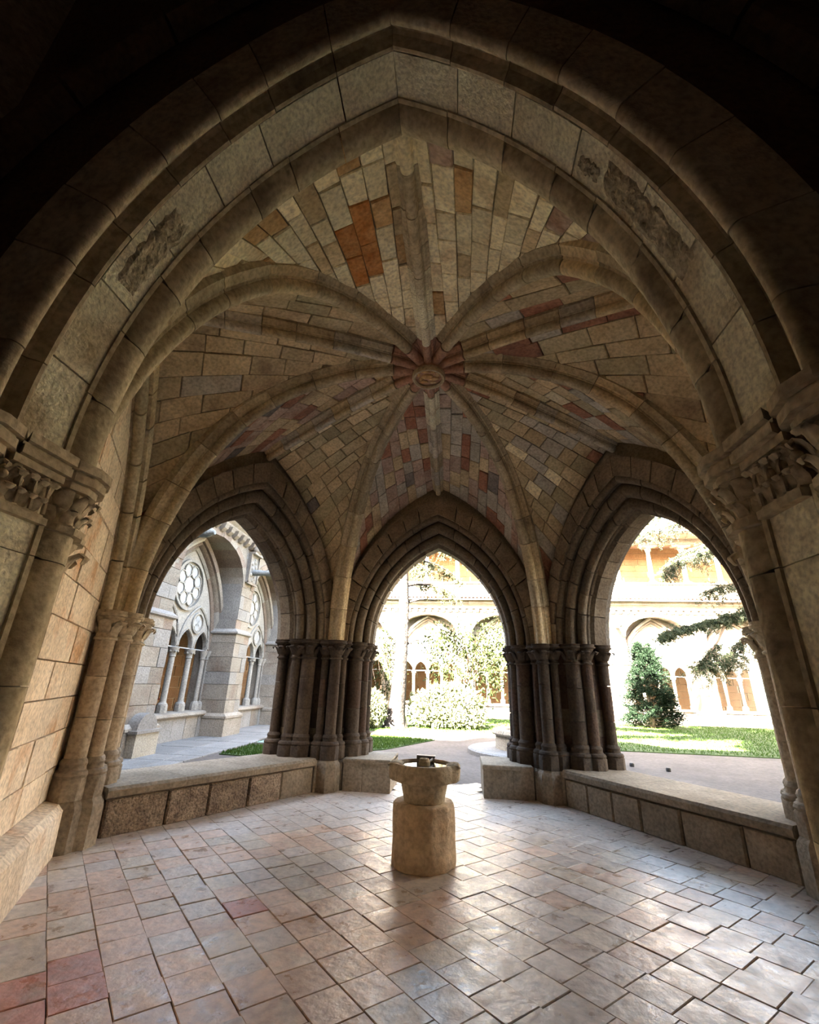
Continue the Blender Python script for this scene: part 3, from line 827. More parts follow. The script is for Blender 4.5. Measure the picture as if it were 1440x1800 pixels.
# ------------------------------------------------------------------ fountain
t = thing('pedestal', 'squat worn stone drum standing on the tiles under the basin', 'pedestal', (0, .17, 0))
rings = []
for z, r in ((0, .298), (.02, .312), (.10, .312), (.22, .305), (.34, .306), (.45, .306), (.505, .304), (.525, .288)):
    ring = []
    for k in range(40):
        q = 2 * pi * k / 40; rr = r + .004 * sin(5 * q + z * 9) + RND.uniform(-.003, .003)
        if -.75 < q - 5.9 < .2: rr -= .012 + RND.uniform(0, .012)     # flaked strip on the right
        ring.append((rr * cos(q), .17 + rr * sin(q), z + (.004 * sin(3 * q) if z else 0)))
    rings.append(ring)
obj('drum', loft(rings), 'drum', t, smooth=50)
bt = thing('water_basin', 'stone water basin with lobed spout rim resting on the drum', 'basin', (0, .17, .52))
obj('body', lathe([(.19, .522), (.203, .53), (.212, .58), (.228, .65), (.240, .705)], 0, .17, 36), 'basin', bt, smooth=40)
def lobed(q, r, ex, wd=.42):
    d = min(abs((q - c + pi) % (2 * pi) - pi) for c in (0.0, pi, pi / 2))
    k = max(0, 1 - (d / wd) ** 4)
    return r + ex * k
rings = []
for z, r, ex in ((.703, .235, .0), (.706, .300, .030), (.722, .314, .042), (.80, .318, .046), (.842, .314, .044), (.860, .300, .036), (.862, .275, .03), (.848, .258, .01), (.80, .24, 0), (.78, .05, 0)):
    rings.append([(lobed(2 * pi * k / 72, r, ex) * cos(2 * pi * k / 72), .17 + lobed(2 * pi * k / 72, r, ex) * sin(2 * pi * k / 72), z) for k in range(72)])
obj('rim', loft(rings), 'basin', bt, smooth=40)
obj('water', lathe([(.001, .842), (.252, .842), (.252, .838), (.001, .838)], 0, .17, 36), 'water', bt)
obj('spindle', lathe([(.05, .80), (.058, .85), (.058, .878), (.05, .885), (.05, .90), (.046, .906), (.018, .906), (.018, .895), (.005, .895)], 0, .14, 20), 'basin', bt, smooth=40)
for q, ln in ((0, 0), (pi, 0)):
    sx = 1 if q == 0 else -1
    prof = [(-.10, 0), (-.095, .018), (-.06, .03), (0, .022), (.06, .03), (.095, .018), (.10, 0)]
    rings = [[(sx * xx, .17 + a, .845 + b * hh) for a, b in prof] for xx, hh in ((.22, .1), (.25, .7), (.30, 1), (.345, .8), (.364, -.6))]
    obj('spout', loft(rings), 'basin', bt, smooth=50)
V, F = loft([[(x, .17 + y, z) for x, z in ((-.10, .86), (-.10, .90), (.10, .895), (.085, .855))] for y in (.22, .30)])
o = obj('back_plate', (V, F), 'slate', bt); o['label'] = 'dark slate slip on the far rim'
obj('pipe', tube([(.07, .38, .872), (.06, .30, .868), (.03, .22, .862)], .012, 8), 'slate', bt, smooth=60)

# ------------------------------------------------------------------ garden ground
struct('ground', box(-30, 40, 4.0, 60, -.4, -.03), M['dirt'])
path = struct('ground_walk')
y = 1.0
while y < 23.2:
    h = RND.uniform(.7, 1.3); x = -8.0
    while x < -5.5:
        ln = RND.uniform(.6, 1.2); x1 = min(x + ln, -5.35)
        if x1 - x > .2 and not (y < 4.2 and x1 > -4.4):
            P = [(x + .012, y + .012, -.012 + RND.uniform(-.004, .004)), (x1 - .012, y + .012, -.012), (x1 - .012, y + h - .012, -.012 + RND.uniform(-.004, .004)), (x + .012, y + h - .012, -.012)]
            obj('paving_slab', block(P, (0, 0, 1), .05, .012), 'slab', path)
        x += ln
    y += h
def lawn(name, poly, n, hgt):
    xs = [p[0] for p in poly]; ys = [p[1] for p in poly]
    V = [(x, y, -.02) for x, y in poly] ; 
    o = obj(name, prism(poly, -.05, -.005), 'grassbed', None); o['kind'] = 'stuff'
    pts = []
    px, py = np.array(xs), np.array(ys)
    while len(pts) < n:
        c = NPR.rand(n * 2, 2) * [max(xs) - min(xs), max(ys) - min(ys)] + [min(xs), min(ys)]
        ins = np.zeros(len(c), bool); j = len(poly) - 1
        for i in range(len(poly)):
            cond = ((py[i] > c[:, 1]) != (py[j] > c[:, 1])) & (c[:, 0] < (px[j] - px[i]) * (c[:, 1] - py[i]) / (py[j] - py[i] + 1e-9) + px[i])
            ins ^= cond; j = i
        pts += c[ins].tolist()
    P = np.array(pts[:n]); q = NPR.rand(n) * 2 * pi; wd = .012; h = hgt * (.5 + NPR.rand(n))
    dx, dy = np.cos(q) * wd, np.sin(q) * wd; lx, ly = (NPR.rand(2, n) - .5) * hgt
    V = np.stack([np.stack([P[:, 0] - dx, P[:, 1] - dy, np.full(n, -.01)], 1), np.stack([P[:, 0] + dx, P[:, 1] + dy, np.full(n, -.01)], 1), np.stack([P[:, 0] + lx, P[:, 1] + ly, h], 1)], 1).reshape(-1, 3)
    bigobj('grass', V, np.arange(3 * n).reshape(n, 3), 'grass', o)
    return o
o = lawn('grass_lawn', [(4.6, 10.2), (16, 9.6), (22, 12), (22, 22.3), (5.0, 22.3), (3.0, 19)], 30000, .05); o['label'] = 'dappled green lawn beyond the right arch'; o['category'] = 'grass'
o = lawn('grass_strip', [(-5.2, 6.3), (-4.0, 6.1), (-1.6, 8.3), (-.4, 11.0), (-3.0, 12.0), (-5.2, 12.0)], 14000, .05); o['label'] = 'patch of green grass left of the centre path'; o['category'] = 'grass'
o = lawn('grass_bed', [(-5.0, 13.0), (3.2, 14.2), (4.5, 19), (4.5, 22.3), (-5.0, 22.3)], 14000, .05); o['label'] = 'sunlit grass around the tree and pale bush'; o['category'] = 'grass'
t = thing('ground_cover', 'flat turquoise cover lying on the grass beyond the left arch', 'cover', (-4.75, 8.4, 0))
obj('lid', box(-5.05, -4.2, 8.0, 8.9, -.01, .06), 'turq', t)
obj('frame', merge(box(-5.08, -4.17, 7.97, 8.0, -.02, .065), box(-5.08, -4.17, 8.9, 8.93, -.02, .065)), 'slab', t)
for k, (x, y, lb) in enumerate(((-4.58, 5.2, 'small dark ground light left of two beyond the left bench'), (-3.9, 5.55, 'small dark ground light right of two beyond the left bench'),
                               (4.35, 7.3, 'small dark pebble on the earth near the right pillar'), (4.95, 6.8, 'small dark pebble on the earth farther right of the pillar'))):
    t = thing('ground_light' if k < 2 else 'pebble', lb, 'light' if k < 2 else 'stone', (x, y, -.02))
    obj('body', lathe([(.05, -.03), (.055, .03), (.04, .05), (.01, .055)], x, y, 8), 'black', t, smooth=40)

# well
wx, wy = 2.45, 8.75
t = thing('stone_well', 'round stone well on a low step behind the right pillar', 'well', (wx, wy, 0))
obj('step', lathe([(1.85, -.03), (1.85, .06), (1.80, .09), (.6, .09)], wx, wy, 40), 'slab', t)
for k in range(10):
    a0, a1 = 2 * pi * k / 10 + .006, 2 * pi * (k + 1) / 10 - .006
    for nm, prof in (('drum_stone', ((1.10, .09), (1.10, .44), (.86, .44), (.86, .09))), ('coping_stone', ((1.17, .43), (1.19, .47), (1.16, .55), (.84, .55), (.82, .43)))):
        rings = [[(wx + r * cos(q), wy + r * sin(q), z) for r, z in prof] for q in [a0 + (a1 - a0) * i / 4 for i in range(5)]]
        obj(nm, loft(rings), 'wellst', t, smooth=30)

# ------------------------------------------------------------------ cloister facades (local: u along, v towards the garden)
PITCH = 4.46
def relabel(o, lb): o['label'] = lb
def lbox(u0, u1, v0, v1, z0, z1): return box(u0, u1, v0, v1, z0, z1)
def pointed(hw, zs, za, n=8):
    h = za - zs; c = (h * h - hw * hw) / (2 * hw)
    L = [arcpt(hw, c, zs, k / n, -1) for k in range(n + 1)]; R_ = [arcpt(hw, c, zs, k / n, 1) for k in range(n + 1)]
    return L + R_[::-1][1:]
def ring_geo(cu, cz, r0_, r1_, v0, v1, n=24):
    return loft([[(cu + r * cos(2 * pi * k / n), v, cz + r * sin(2 * pi * k / n)) for r, v in ((r0_, v0), (r0_, v1), (r1_, v1), (r1_, v0))] for k in range(n)], loop=True)
def disc_geo(cu, cz, r, v0, v1, n=20):
    return loft([[(cu + r * cos(2 * pi * k / n), v, cz + r * sin(2 * pi * k / n)) for k in range(n)] for v in (v0, v1)])
def make_window(lab, detail=True):
    t = thing('tracery_window', lab, 'window', (0, 0, 0), 0, 'traceried cloister windows', local=True)
    # arch mouldings
    def mould(prof, nm, nv):
        for side in (-1, 1):
            for k in range(nv):
                rings = []
                for i in range(5):
                    f = (k + i / 4) / nv; rings.append([(lambda p: (p[0], v, p[1]))(arcpt(w_, c_, 2.45, f, side)) for w_, v, c_ in prof])
                obj(nm, loft(rings), RND.choice(('tracery', 'facade', 'facadep')), t, smooth=35)
    C_ = 1.55
    mould([(1.72, -.12, C_), (1.72, .10, C_), (1.78, .16, C_), (1.84, .12, C_), (1.86, -.12, C_)], 'moulding', 3)
    mould([(1.84, -.1, C_), (1.84, .18, C_), (1.90, .27, C_), (1.97, .22, C_), (1.98, -.1, C_)], 'moulding', 3)
    mould([(1.98, -.1, C_), (1.98, .30, C_), (2.06, .34, C_), (2.14, .30, C_), (2.14, -.1, C_)], 'moulding', 3)
    # tracery plate: pointed outline down to four small light arches
    out = [arcpt(1.76, C_, 2.45, k / 14, -1) for k in range(15)] + [arcpt(1.76, C_, 2.45, k / 14, 1) for k in range(14)][::-1]
    low = []
    for c in (1.29, .43, -.43, -1.29):
        pa = pointed(.36, 2.45, 2.98, 6)[::-1]
        low += [(c + a, z) for a, z in pa]
    poly = out + low
    obj('tracery_panel', ([(u, v, z) for v in (-.06, .06) for u, z in poly], [tuple(range(len(poly))), tuple(range(len(poly), 2 * len(poly)))] + [(i, (i + 1) % len(poly), len(poly) + (i + 1) % len(poly), len(poly) + i) for i in range(len(poly))]), 'tracery', t)
    # sub arches over pairs of lights, rose and quatrefoils
    for c in (-.86, .86):
        pts = pointed(.83, 2.5, 3.72, 8)
        obj('sub_arch', tube([(c + a, .07, z) for a, z in pts], .045, 6), 'tracery', t, smooth=50)
        q = obj('quatrefoil', ring_geo(c, 3.22, .27, .32, .05, .11, 20), 'tracery', t, smooth=40)
        for k in range(4):
            a = pi / 2 * k
            obj('pane', disc_geo(c + .12 * cos(a), 3.22 + .12 * sin(a), .115, .04, .075, 12), 'alab', q)
        for cc in (-.43, .43):
            pa = pointed(.39, 2.45, 3.02, 6)
            obj('light_arch', tube([(c + cc + a, .06, z) for a, z in pa], .03, 5), 'tracery', t, smooth=50)
    q = obj('rose', ring_geo(0, 4.25, .68, .76, .03, .14, 32), 'tracery', t, smooth=40)
    obj('pane', disc_geo(0, 4.25, .22, .04, .08, 16), 'alab', q)
    for k in range(8):
        a = 2 * pi * (k + .5) / 8
        obj('pane', disc_geo(.44 * cos(a), 4.25 + .44 * sin(a), .17, .04, .08, 14), 'alab', q)
        obj('lobe', ring_geo(.44 * cos(a), 4.25 + .44 * sin(a), .17, .20, .05, .11, 14), 'tracery', q)
    # colonnettes
    for u in (-.86, 0, .86):
        c = obj('column', lathe([(.085, .98), (.08, 2.2)], u, 0, 12), 'tracery', t, smooth=50)
        obj('base', merge(lathe([(.15, .70), (.15, .90)], u, 0, 8, pi / 8), lathe([(.14, .90), (.13, .94), (.10, .96), (.085, 1.0)], u, 0, 12)), 'tracery', c, smooth=35)
        obj('capital', merge(lathe([(.085, 2.17), (.10, 2.19), (.09, 2.22), (.10, 2.30), (.15, 2.38), (.16, 2.44), (.12, 2.46)], u, 0, 12), *[ball((u + .12 * cos(a), .12 * sin(a), 2.33), .04, n=6, m=4) for a in [k * pi / 3 for k in range(6)]]), 'tracery', c, smooth=50)
    for sg in (-1, 1):
        for u, v, r in ((1.66, .0, .07), (1.80, .10, .075), (1.93, .20, .08), (2.05, .28, .06)):
            c = obj('jamb_shaft', lathe([(r, .95), (r, 2.2)], sg * u, v, 10), 'tracery', t, smooth=50)
            obj('base', lathe([(r + .06, .70), (r + .06, .86), (r + .04, .92), (r, .97)], sg * u, v, 8), 'tracery', c, smooth=35)
            obj('capital', lathe([(r, 2.17), (r + .02, 2.19), (r + .01, 2.25), (r + .06, 2.38), (r + .07, 2.45)], sg * u, v, 10), 'tracery', c, smooth=50)
        obj('jamb', prism([(sg * 1.70, -.3), (sg * 1.70, -.02), (sg * 2.12, .30), (sg * 2.25, .30), (sg * 2.25, -.3)], .70, 2.48), 'facade', t)
    o = obj('tie_bar', box(-1.75, 1.75, -.015, .015, 2.44, 2.47), 'alab', t)
    return t

def make_buttress(lab):
    t = thing('buttress', lab, 'buttress', (0, 0, 0), 0, 'cloister buttresses', local=True)
    z = .55
    k = 0
    while z < 5.7:
        h = RND.uniform(.34, .50); z1 = min(5.75, z + h)
        if 5.75 - z1 < .2: z1 = 5.75
        hw, dv = (.50, .95) if z < 3.0 else (.46, .88)
        s0 = RND.uniform(-.2, .2)
        for a, b in ((-hw, s0), (s0, hw)):
            obj('stone', box(a + .006, b - .006, RND.uniform(-.3, -.28), dv + RND.uniform(-.012, .012), z + .006, z1 - .006), RND.choices(('facade', 'facadeg', 'facadep'), (5, 3, 1.5))[0], t)
        z = z1; k += 1
    obj('core', box(-.47, .47, -.35, .85, .3, 5.75), 'facadeg', t)
    obj('string_course', loft([[(a * q, v, zz) for a, v, zz in ((-1, -.2, z0_), (1, -.2, z0_), (1, dv, z0_), (-1, dv, z0_))] for q, dv, z0_ in ((.50, .95, 2.98), (.56, 1.02, 3.02), (.56, 1.02, 3.07), (.46, .88, 3.18))]), 'facadeg', t)
    obj('plinth', loft([[(a * q, v, zz) for a, v, zz in ((-1, -.2, z0_), (1, -.2, z0_), (1, dv, z0_), (-1, dv, z0_))] for q, dv, z0_ in ((.58, 1.05, -.03), (.58, 1.05, .48), (.60, 1.08, .50), (.60, 1.08, .56), (.52, .98, .64))]), 'facade', t)
    return t

def make_spandrel():
    """wall between the buttresses over the round relieving arch, front plane v = .9"""
    o = bpy.data.objects.new('wall_spandrel', None); COL.objects.link(o); o['kind'] = 'structure'; WL[o.name] = Vector()
    n = 12; hw = 1.78; zs, za = 4.55, 5.75
    pts = [(-hw * cos(pi * k / n), zs + (za - zs) * sin(pi * k / n)) for k in range(n + 1)]
    # arch ring stones (voussoirs with visible deep soffit)
    for k in range(n):
        (u0_, z0_), (u1_, z1_) = pts[k], pts[k + 1]
        q = 1.16
        a = [(u0_, z0_), (u1_, z1_), (u1_ * q, zs + (z1_ - zs) * q + .0), (u0_ * q, zs + (z0_ - zs) * q)]
        obj('voussoir', loft([[(u, v, z) for u, z in a] for v in (-.2, .905 + RND.uniform(-.01, .01))]), RND.choice(('facade', 'facadep', 'facade')), o)
    # filling up to the cornice
    V, F = [], []
    for k in range(n):
        (u0_, z0_), (u1_, z1_) = pts[k], pts[k + 1]
        q = 1.08
        V0 = [(u0_ * q, zs + (z0_ - zs) * q), (u1_ * q, zs + (z1_ - zs) * q), (u1_ * q, 6.10), (u0_ * q, 6.10)]
        g = loft([[(u, v, z) for u, z in V0] for v in (-.2, .88)]); V, F = merge((V, F), g)
    for sg in (-1, 1):
        a0_, a1_ = sorted((sg * hw * 1.08, sg * PITCH / 2)); V, F = merge((V, F), box(a0_, a1_, -.2, .88, 4.4, 6.10))
    obj('filling', (V, F), 'facade', o)
    # wall of the tracery plane around the window
    V, F = [], []
    for side in (-1, 1):
        pp = [arcpt(2.10, 1.55, 2.45, k / 10, side) for k in range(11)]
        for (a, za_), (b, zb_) in zip(pp, pp[1:]):
            e = side * PITCH / 2
            V, F = merge((V, F), loft([[(a, v, za_), (e, v, za_), (e, v, zb_), (b, v, zb_)] for v in (-.3, .06)]))
    zt = arcpt(2.10, 1.55, 2.45, 1, 1)[1]
    V, F = merge((V, F), box(-PITCH / 2, PITCH / 2, -.3, .06, zt, 6.1))
    obj('window_wall', (V, F), 'facade', o)
    # low wall with coping
    u = -PITCH / 2
    while u < PITCH / 2 - .05:
        ln = min(RND.uniform(.45, .8), PITCH / 2 - u)
        obj('low_wall_stone', box(u + .006, u + ln - .006, -.30, .30 + RND.uniform(-.015, .015), -.03, .585), RND.choice(('facadeg', 'facade', 'facadeg')), o); u += ln
    obj('coping', loft([[(uu, v, z) for v, z in ((-.34, .58), (.37, .58), (.40, .62), (.38, .68), (.30, .71), (-.34, .71))] for uu in (-PITCH / 2, PITCH / 2)]), 'facade', o)
    return o

def make_gargoyle(lab):
    t = thing('gargoyle', lab, 'gargoyle', (0, 0, 0), 0, local=True)
    rings = []
    for v, r, dz in ((.80, .11, 0), (1.1, .12, -.01), (1.4, .10, -.02), (1.55, .12, -.02), (1.72, .14, .0), (1.82, .10, .02), (1.90, .06, .0)):
        rings.append([(r * cos(2 * pi * k / 10), v, 5.15 + dz + r * .9 * sin(2 * pi * k / 10)) for k in range(10)])
    obj('spout', loft(rings), 'lead', t, smooth=60)
    for sg in (-1, 1): obj('ear', ball((sg * .09, 1.66, 5.27), .045, .7, 1, 1.4), 'lead', t, smooth=60)
    return t

win0 = make_window('shaded traceried window nearest on the left, with a large white rose')
but0 = make_buttress('shaded stone buttress between the two left cloister windows')
spn0 = make_spandrel()
gar0 = make_gargoyle('grey stone gargoyle jutting from the left buttress')
index_kids()
LX, LROT = -7.75, rad(-90)     # left facade: v -> +x
BY, BROT = 24.25, rad(180)     # back facade: v -> -y
def left(u): return (LX, u, 0)
def back(x): return (x, BY, 0)
lefts = [7.72 + PITCH * k for k in (-1, 0, 1, 2)]
for o in (win0, but0, spn0, gar0): o.rotation_euler = (0, 0, LROT)
win0.location = left(lefts[1]); spn0.location = left(lefts[1]); but0.location = left(lefts[1] + PITCH / 2); gar0.location = left(lefts[1] + PITCH / 2)
dup(win0, None, left(lefts[0]), LROT, 'shaded traceried window cut off behind the left pillar')
dup(win0, None, left(lefts[2]), LROT, 'shaded traceried window second along the left facade, beyond the buttress')
dup(win0, None, left(lefts[3]), LROT, 'shaded traceried window third along the left facade, nearly hidden')
for k in (0, 2, 3): dup(spn0, None, left(lefts[k]), LROT)
dup(but0, None, left(lefts[0] + PITCH / 2), LROT, 'pale shaded buttress right behind the left pillar shafts')
dup(but0, None, left(lefts[2] + PITCH / 2), LROT, 'shaded buttress beyond the second left window')
dup(gar0, None, left(lefts[0] + PITCH / 2), LROT, 'dark gargoyle nearest on the left, above the first window')
bx = [-5.92, -1.46, 3.0, 7.46, 11.92, 16.38]
names = ['far left end of the sunlit back facade', 'behind the big tree trunk', 'in the back facade right of the pale bush', 'in the back facade between the centre and right arches', 'behind the dark conifer in the back facade', 'at the right end of the back facade']
for k, x in enumerate(bx):
    dup(win0, None, back(x), BROT, 'sunlit traceried window ' + names[k])
    dup(spn0, None, back(x), BROT)
    dup(but0, None, back(x + PITCH / 2), BROT, 'sunlit buttress right of the window ' + names[k])
dup(gar0, None, back(bx[3] + PITCH / 2), BROT, 'grey gargoyle on the sunlit back buttress left of the conifer')

# the arcade of the near gallery, either side of the pavilion (outside the picture; it lets daylight into the gallery)
for k, x in enumerate((-11.75, -7.29, 7.29, 11.75)):
    o = dup(win0, None, (x, -4.66, 0), 0)
    o.name = 'window_1'; o['kind'] = 'structure'
    for q in ('label', 'category', 'group'): del o[q]
    dup(spn0, None, (x, -4.66, 0), 0)

# carved panel with heraldic relief on the left buttress
bu = lefts[1] + PITCH / 2
t = thing('carved_panel', 'carved stone panel with scrolled head high on the left buttress', 'carving', (LX + .95, bu, 5.2))
obj('panel', box(LX + .86, LX + .98, bu - .36, bu + .36, 4.75, 5.75), 'facadeg', t)
obj('frame', merge(box(LX + .97, LX + 1.02, bu - .36, bu - .30, 4.75, 5.75), box(LX + .97, LX + 1.02, bu + .30, bu + .36, 4.75, 5.75), box(LX + .97, LX + 1.02, bu - .36, bu + .36, 4.70, 4.78)), 'facade', t)
obj('relief', merge(*[ball((LX + .98, bu + .16 * sin(k * 2.4), 4.88 + .08 * k), .075, .5, 1.1, 1, 7, 4) for k in range(10)]), 'tracery', t, smooth=60)
obj('head', merge(ball((LX + 1.02, bu, 5.98), .22, .9, 1, 1), ball((LX + 1.05, bu - .2, 5.92), .12), ball((LX + 1.05, bu + .2, 5.92), .12), box(LX + .86, LX + 1.12, bu - .34, bu + .34, 5.74, 5.82)), 'facade', t, smooth=50)

# cornices with corbels, roofs
def cornice(name, lab, loc, rotz, u0_, u1_):
    t = thing(name, lab, 'cornice', loc, rotz)
    prof = ((.0, 6.10), (.98, 6.10), (1.02, 6.16), (1.02, 6.22), (1.12, 6.34), (1.20, 6.38), (1.20, 6.48), (1.24, 6.52), (1.24, 6.60), (.0, 6.60))
    u = u0_
    while u < u1_ - .1:
        b = min(u + 1.6, u1_)
        obj('moulding', loft([[(uu, v, z) for v, z in prof] for uu in (u + .003, b - .003)]), RND.choice(('facade', 'ochre' if False else 'facade', 'facadep')), t); u = b
    u = u0_ + .3
    while u < u1_ - .1:
        obj('corbel', loft([[(u + a * .11, v, z) for a, v, z in ((-1, .85, 5.86), (1, .85, 5.86), (.8, .95, 5.88), (-.8, .95, 5.88))], [(u + a * .11, v, z) for a, v, z in ((-1, .85, 5.98), (1, .85, 5.98), (1, 1.05, 5.97), (-1, 1.05, 5.97))], [(u + a * .11, v, z) for a, v, z in ((-1, .85, 6.12), (1, .85, 6.12), (1, 1.10, 6.12), (-1, 1.10, 6.12))]]), 'facade', t); u += .42
    return t
cornice('cornice', 'carved corbel cornice under the roof of the shaded left facade', (LX, 0, 0), LROT, -24.2, -1.0)
cornice('cornice', 'pale cornice between the two storeys of the sunlit back facade', (0, BY, 0), BROT, -18.7, 8.2)
def roof_tiles(name, lab, loc, rotz, u0_, u1_, v_in, v_out, z_out, z_in, rows):
    t = thing(name, lab, 'roof', loc, rotz)
    obj('deck', loft([[(u0_, v_out, z_out - .06), (u1_, v_out, z_out - .06), (u1_, v_out, z_out), (u0_, v_out, z_out)], [(u0_, v_in, z_in - .06), (u1_, v_in, z_in - .06), (u1_, v_in, z_in), (u0_, v_in, z_in)]]), 'rooftile', t)
    V, F = [], []; u = u0_ + .1; m = 5
    VV, FF = [], []
    while u < u1_:
        for k in range(rows):
            f0, f1 = k / rows, (k + 1.15) / rows
            i0 = len(VV)
            for f, rr, lift in ((f0, .10, .03), (min(f1, 1), .085, .0)):
                v = v_out + (v_in - v_out) * f; z = z_out + (z_in - z_out) * f
                for i in range(m + 1):
                    a = pi * i / m; VV.append((u + rr * cos(a), v, z + lift + rr * .8 * sin(a)))
            for i in range(m): FF.append((i0 + i, i0 + i + 1, i0 + m + 2 + i, i0 + m + 1 + i))
        u += .23
    obj('roof_tile', (VV, FF), 'rooftile', t, kind='stuff')
    return t
roof_tiles('tiled_roof', 'pink tiled roof above the shaded left facade', (LX, 0, 0), LROT, -24.2, -1.0, -3.6, 1.42, 6.66, 8.3, 10)
roof_tiles('tiled_eave', 'wavy tiled eave along the sunlit back facade', (0, BY, 0), BROT, -18.7, 8.2, .62, 1.45, 6.62, 6.86, 2)

# left and back gallery interiors
def stone_wall(name, loc, rotz, u0_, u1_, v, z0_, z1_, mat, ch, ln, parent_kind='structure'):
    o = bpy.data.objects.new(name, None); COL.objects.link(o); o['kind'] = 'structure'; o.location = loc; o.rotation_euler = (0, 0, rotz); WL[o.name] = Vector()
    obj('wall_core', box(u0_, u1_, v - .4, v - .02, z0_, z1_), 'mortar', o)
    g = []; z = z0_; k = 0
    while z < z1_ - .05:
        h = min(ch, z1_ - z); u = u0_ - (ln / 2 if k % 2 else 0)
        while u < u1_:
            a, b = max(u, u0_), min(u + ln, u1_)
            if b - a > .05: g.append(block([(a + .008, v, z + .008), (b - .008, v, z + .008), (b - .008, v, z + h - .008), (a + .008, v, z + h - .008)], (0, 1, 0), .05, .01, RND.uniform(0, .008)))
            u += ln * RND.uniform(.85, 1.15)
        z += h; k += 1
    obj('stone', merge(*g), mat, o, kind='stuff')
    return o
stone_wall('wall_gallery_west', (LX, 0, 0), LROT, -28, 2, -3.6, 0, 6.2, 'ochrewall', .42, .8)
stone_wall('wall_gallery_north', (0, BY, 0), BROT, -19, 12, -3.6, 0, 6.2, 'ochrewall', .42, .8)
stone_wall('wall_upper_gallery', (0, BY, 0), BROT, -19, 12, -1.3, 6.6, 10.8, 'ochrewall', .40, .85)
struct('floor_west', box(LX - 3.6, LX - .2, -2, 28, -.1, .28), M['slab'])
struct('floor_north', box(-11.3, 19, BY + .2, BY + 3.6, -.1, .28), M['slab'])
struct('ceiling_west', box(LX - 3.6, LX + .0, -2, 28, 6.1, 6.3), M['ochrewall'])
struct('ceiling_north', box(-11.3, 19, BY, BY + 3.6, 6.1, 6.55), M['ochrewall'])
# upper storey of the back facade
struct('wall_parapet', box(-8.2, 18.7, BY - .80, BY - .45, 6.6, 7.68), M['facade'])
struct('trim_2', box(-8.2, 18.7, BY - .88, BY - .40, 7.68, 7.78), M['facade'])
roof_tiles('tiled_roof', 'reddish tiled roof above the upper gallery of the back facade', (0, BY, 0), BROT, -18.7, 8.2, -3.8, 2.2, 10.7, 13.4, 8)
struct('roof_upper', box(-8.4, 18.9, BY - 2.05, BY + 3.8, 10.55, 10.68), M['rooftile'])
struct('trim_3', box(-8.2, 18.7, BY - .85, BY - .40, 10.2, 10.6), M['facade'])
c0 = thing('gallery_column', 'white upper gallery column left end of the back facade', 'column', (0, 0, 0), 0, 'upper gallery columns', local=True)
obj('shaft', lathe([(.125, 8.0), (.13, 8.8), (.115, 9.75)], 0, 0, 14), 'tracery', c0, smooth=50)
obj('base', merge(box(-.2, .2, -.2, .2, 7.78, 7.86), lathe([(.19, 7.86), (.18, 7.92), (.14, 7.96), (.125, 8.02)], 0, 0, 14)), 'tracery', c0, smooth=35)
obj('capital', merge(lathe([(.115, 9.72), (.14, 9.75), (.13, 9.80), (.2, 9.98), (.2, 10.0)], 0, 0, 14), box(-.24, .24, -.24, .24, 10.0, 10.08), box(-.55, .55, -.16, .16, 10.08, 10.24)), 'tracery', c0, smooth=35)
index_kids()
xs = [-5.5 + 1.975 * k for k in range(12)]
c0.location = (xs[0], BY - .62, 0)
places = ['left end of the back facade', 'second from the left end', 'just left of the big tree trunk', 'just right of the big tree trunk', 'above the centre arch bush, right of two', 'above the well', 'hidden by the right pillar', 'behind the right pillar edge', 'leftmost seen through the right arch', 'second through the right arch', 'third through the right arch, among cedar sprays', 'fourth through the right arch, among cedar sprays']
for k in range(1, 12): dup(c0, None, (xs[k], BY - .62, 0), None, 'white upper gallery column ' + places[k])
c0['label'] = 'white upper gallery column at the ' + places[0]
# plain right hand side of the cloister (outside the picture, closes the court)
struct('wall_east', box(19.0, 19.6, -4, 24.5, 0, 10.8), M['facade'])

# stone block beside the left buttress
t = thing('stone_trough', 'mossy stone block with a rounded top beside the left pillar', 'block', (-6.9, 5.45, 0))
obj('block', box(-7.45, -6.5, 5.05, 5.85, -.03, .46), 'wellst', t)
obj('ledge', box(-7.5, -6.46, 5.0, 5.9, .46, .52), 'facadeg', t)
obj('top', loft([[(-7.4 + .85 * f, 5.1 + .7 * (.5 + .5 * cos(a)) * 1, .52 + .34 * sin(a)) for a in [pi * k / 8 for k in range(9)]] for f in (0, .33, .66, 1)]), 'facadeg', t, smooth=40)
# red-brown chair inside the left gallery
cx, cy = -8.75, 8.75
t = thing('wooden_chair', 'red brown wooden armchair inside the left gallery', 'chair', (cx, cy, .28))
obj('seat', box(cx - .26, cx + .26, cy - .26, cy + .26, .70, .76), 'wood', t)
obj('backrest', merge(box(cx - .28, cx - .23, cy - .26, cy + .26, 1.05, 1.30), box(cx - .27, cx - .24, cy - .18, cy - .13, .76, 1.05), box(cx - .27, cx - .24, cy + .13, cy + .18, .76, 1.05)), 'wood', t)
for a in (-1, 1):
    obj('armrest', box(cx - .26, cx + .26, cy + a * .27 - .025, cy + a * .27 + .025, .98, 1.02), 'wood', t)
    for b in (-1, 1): obj('leg', box(cx + b * .24 - .025, cx + b * .24 + .025, cy + a * .24 - .025, cy + a * .24 + .025, .28, .98 if b > 0 else 1.25), 'wood', t)

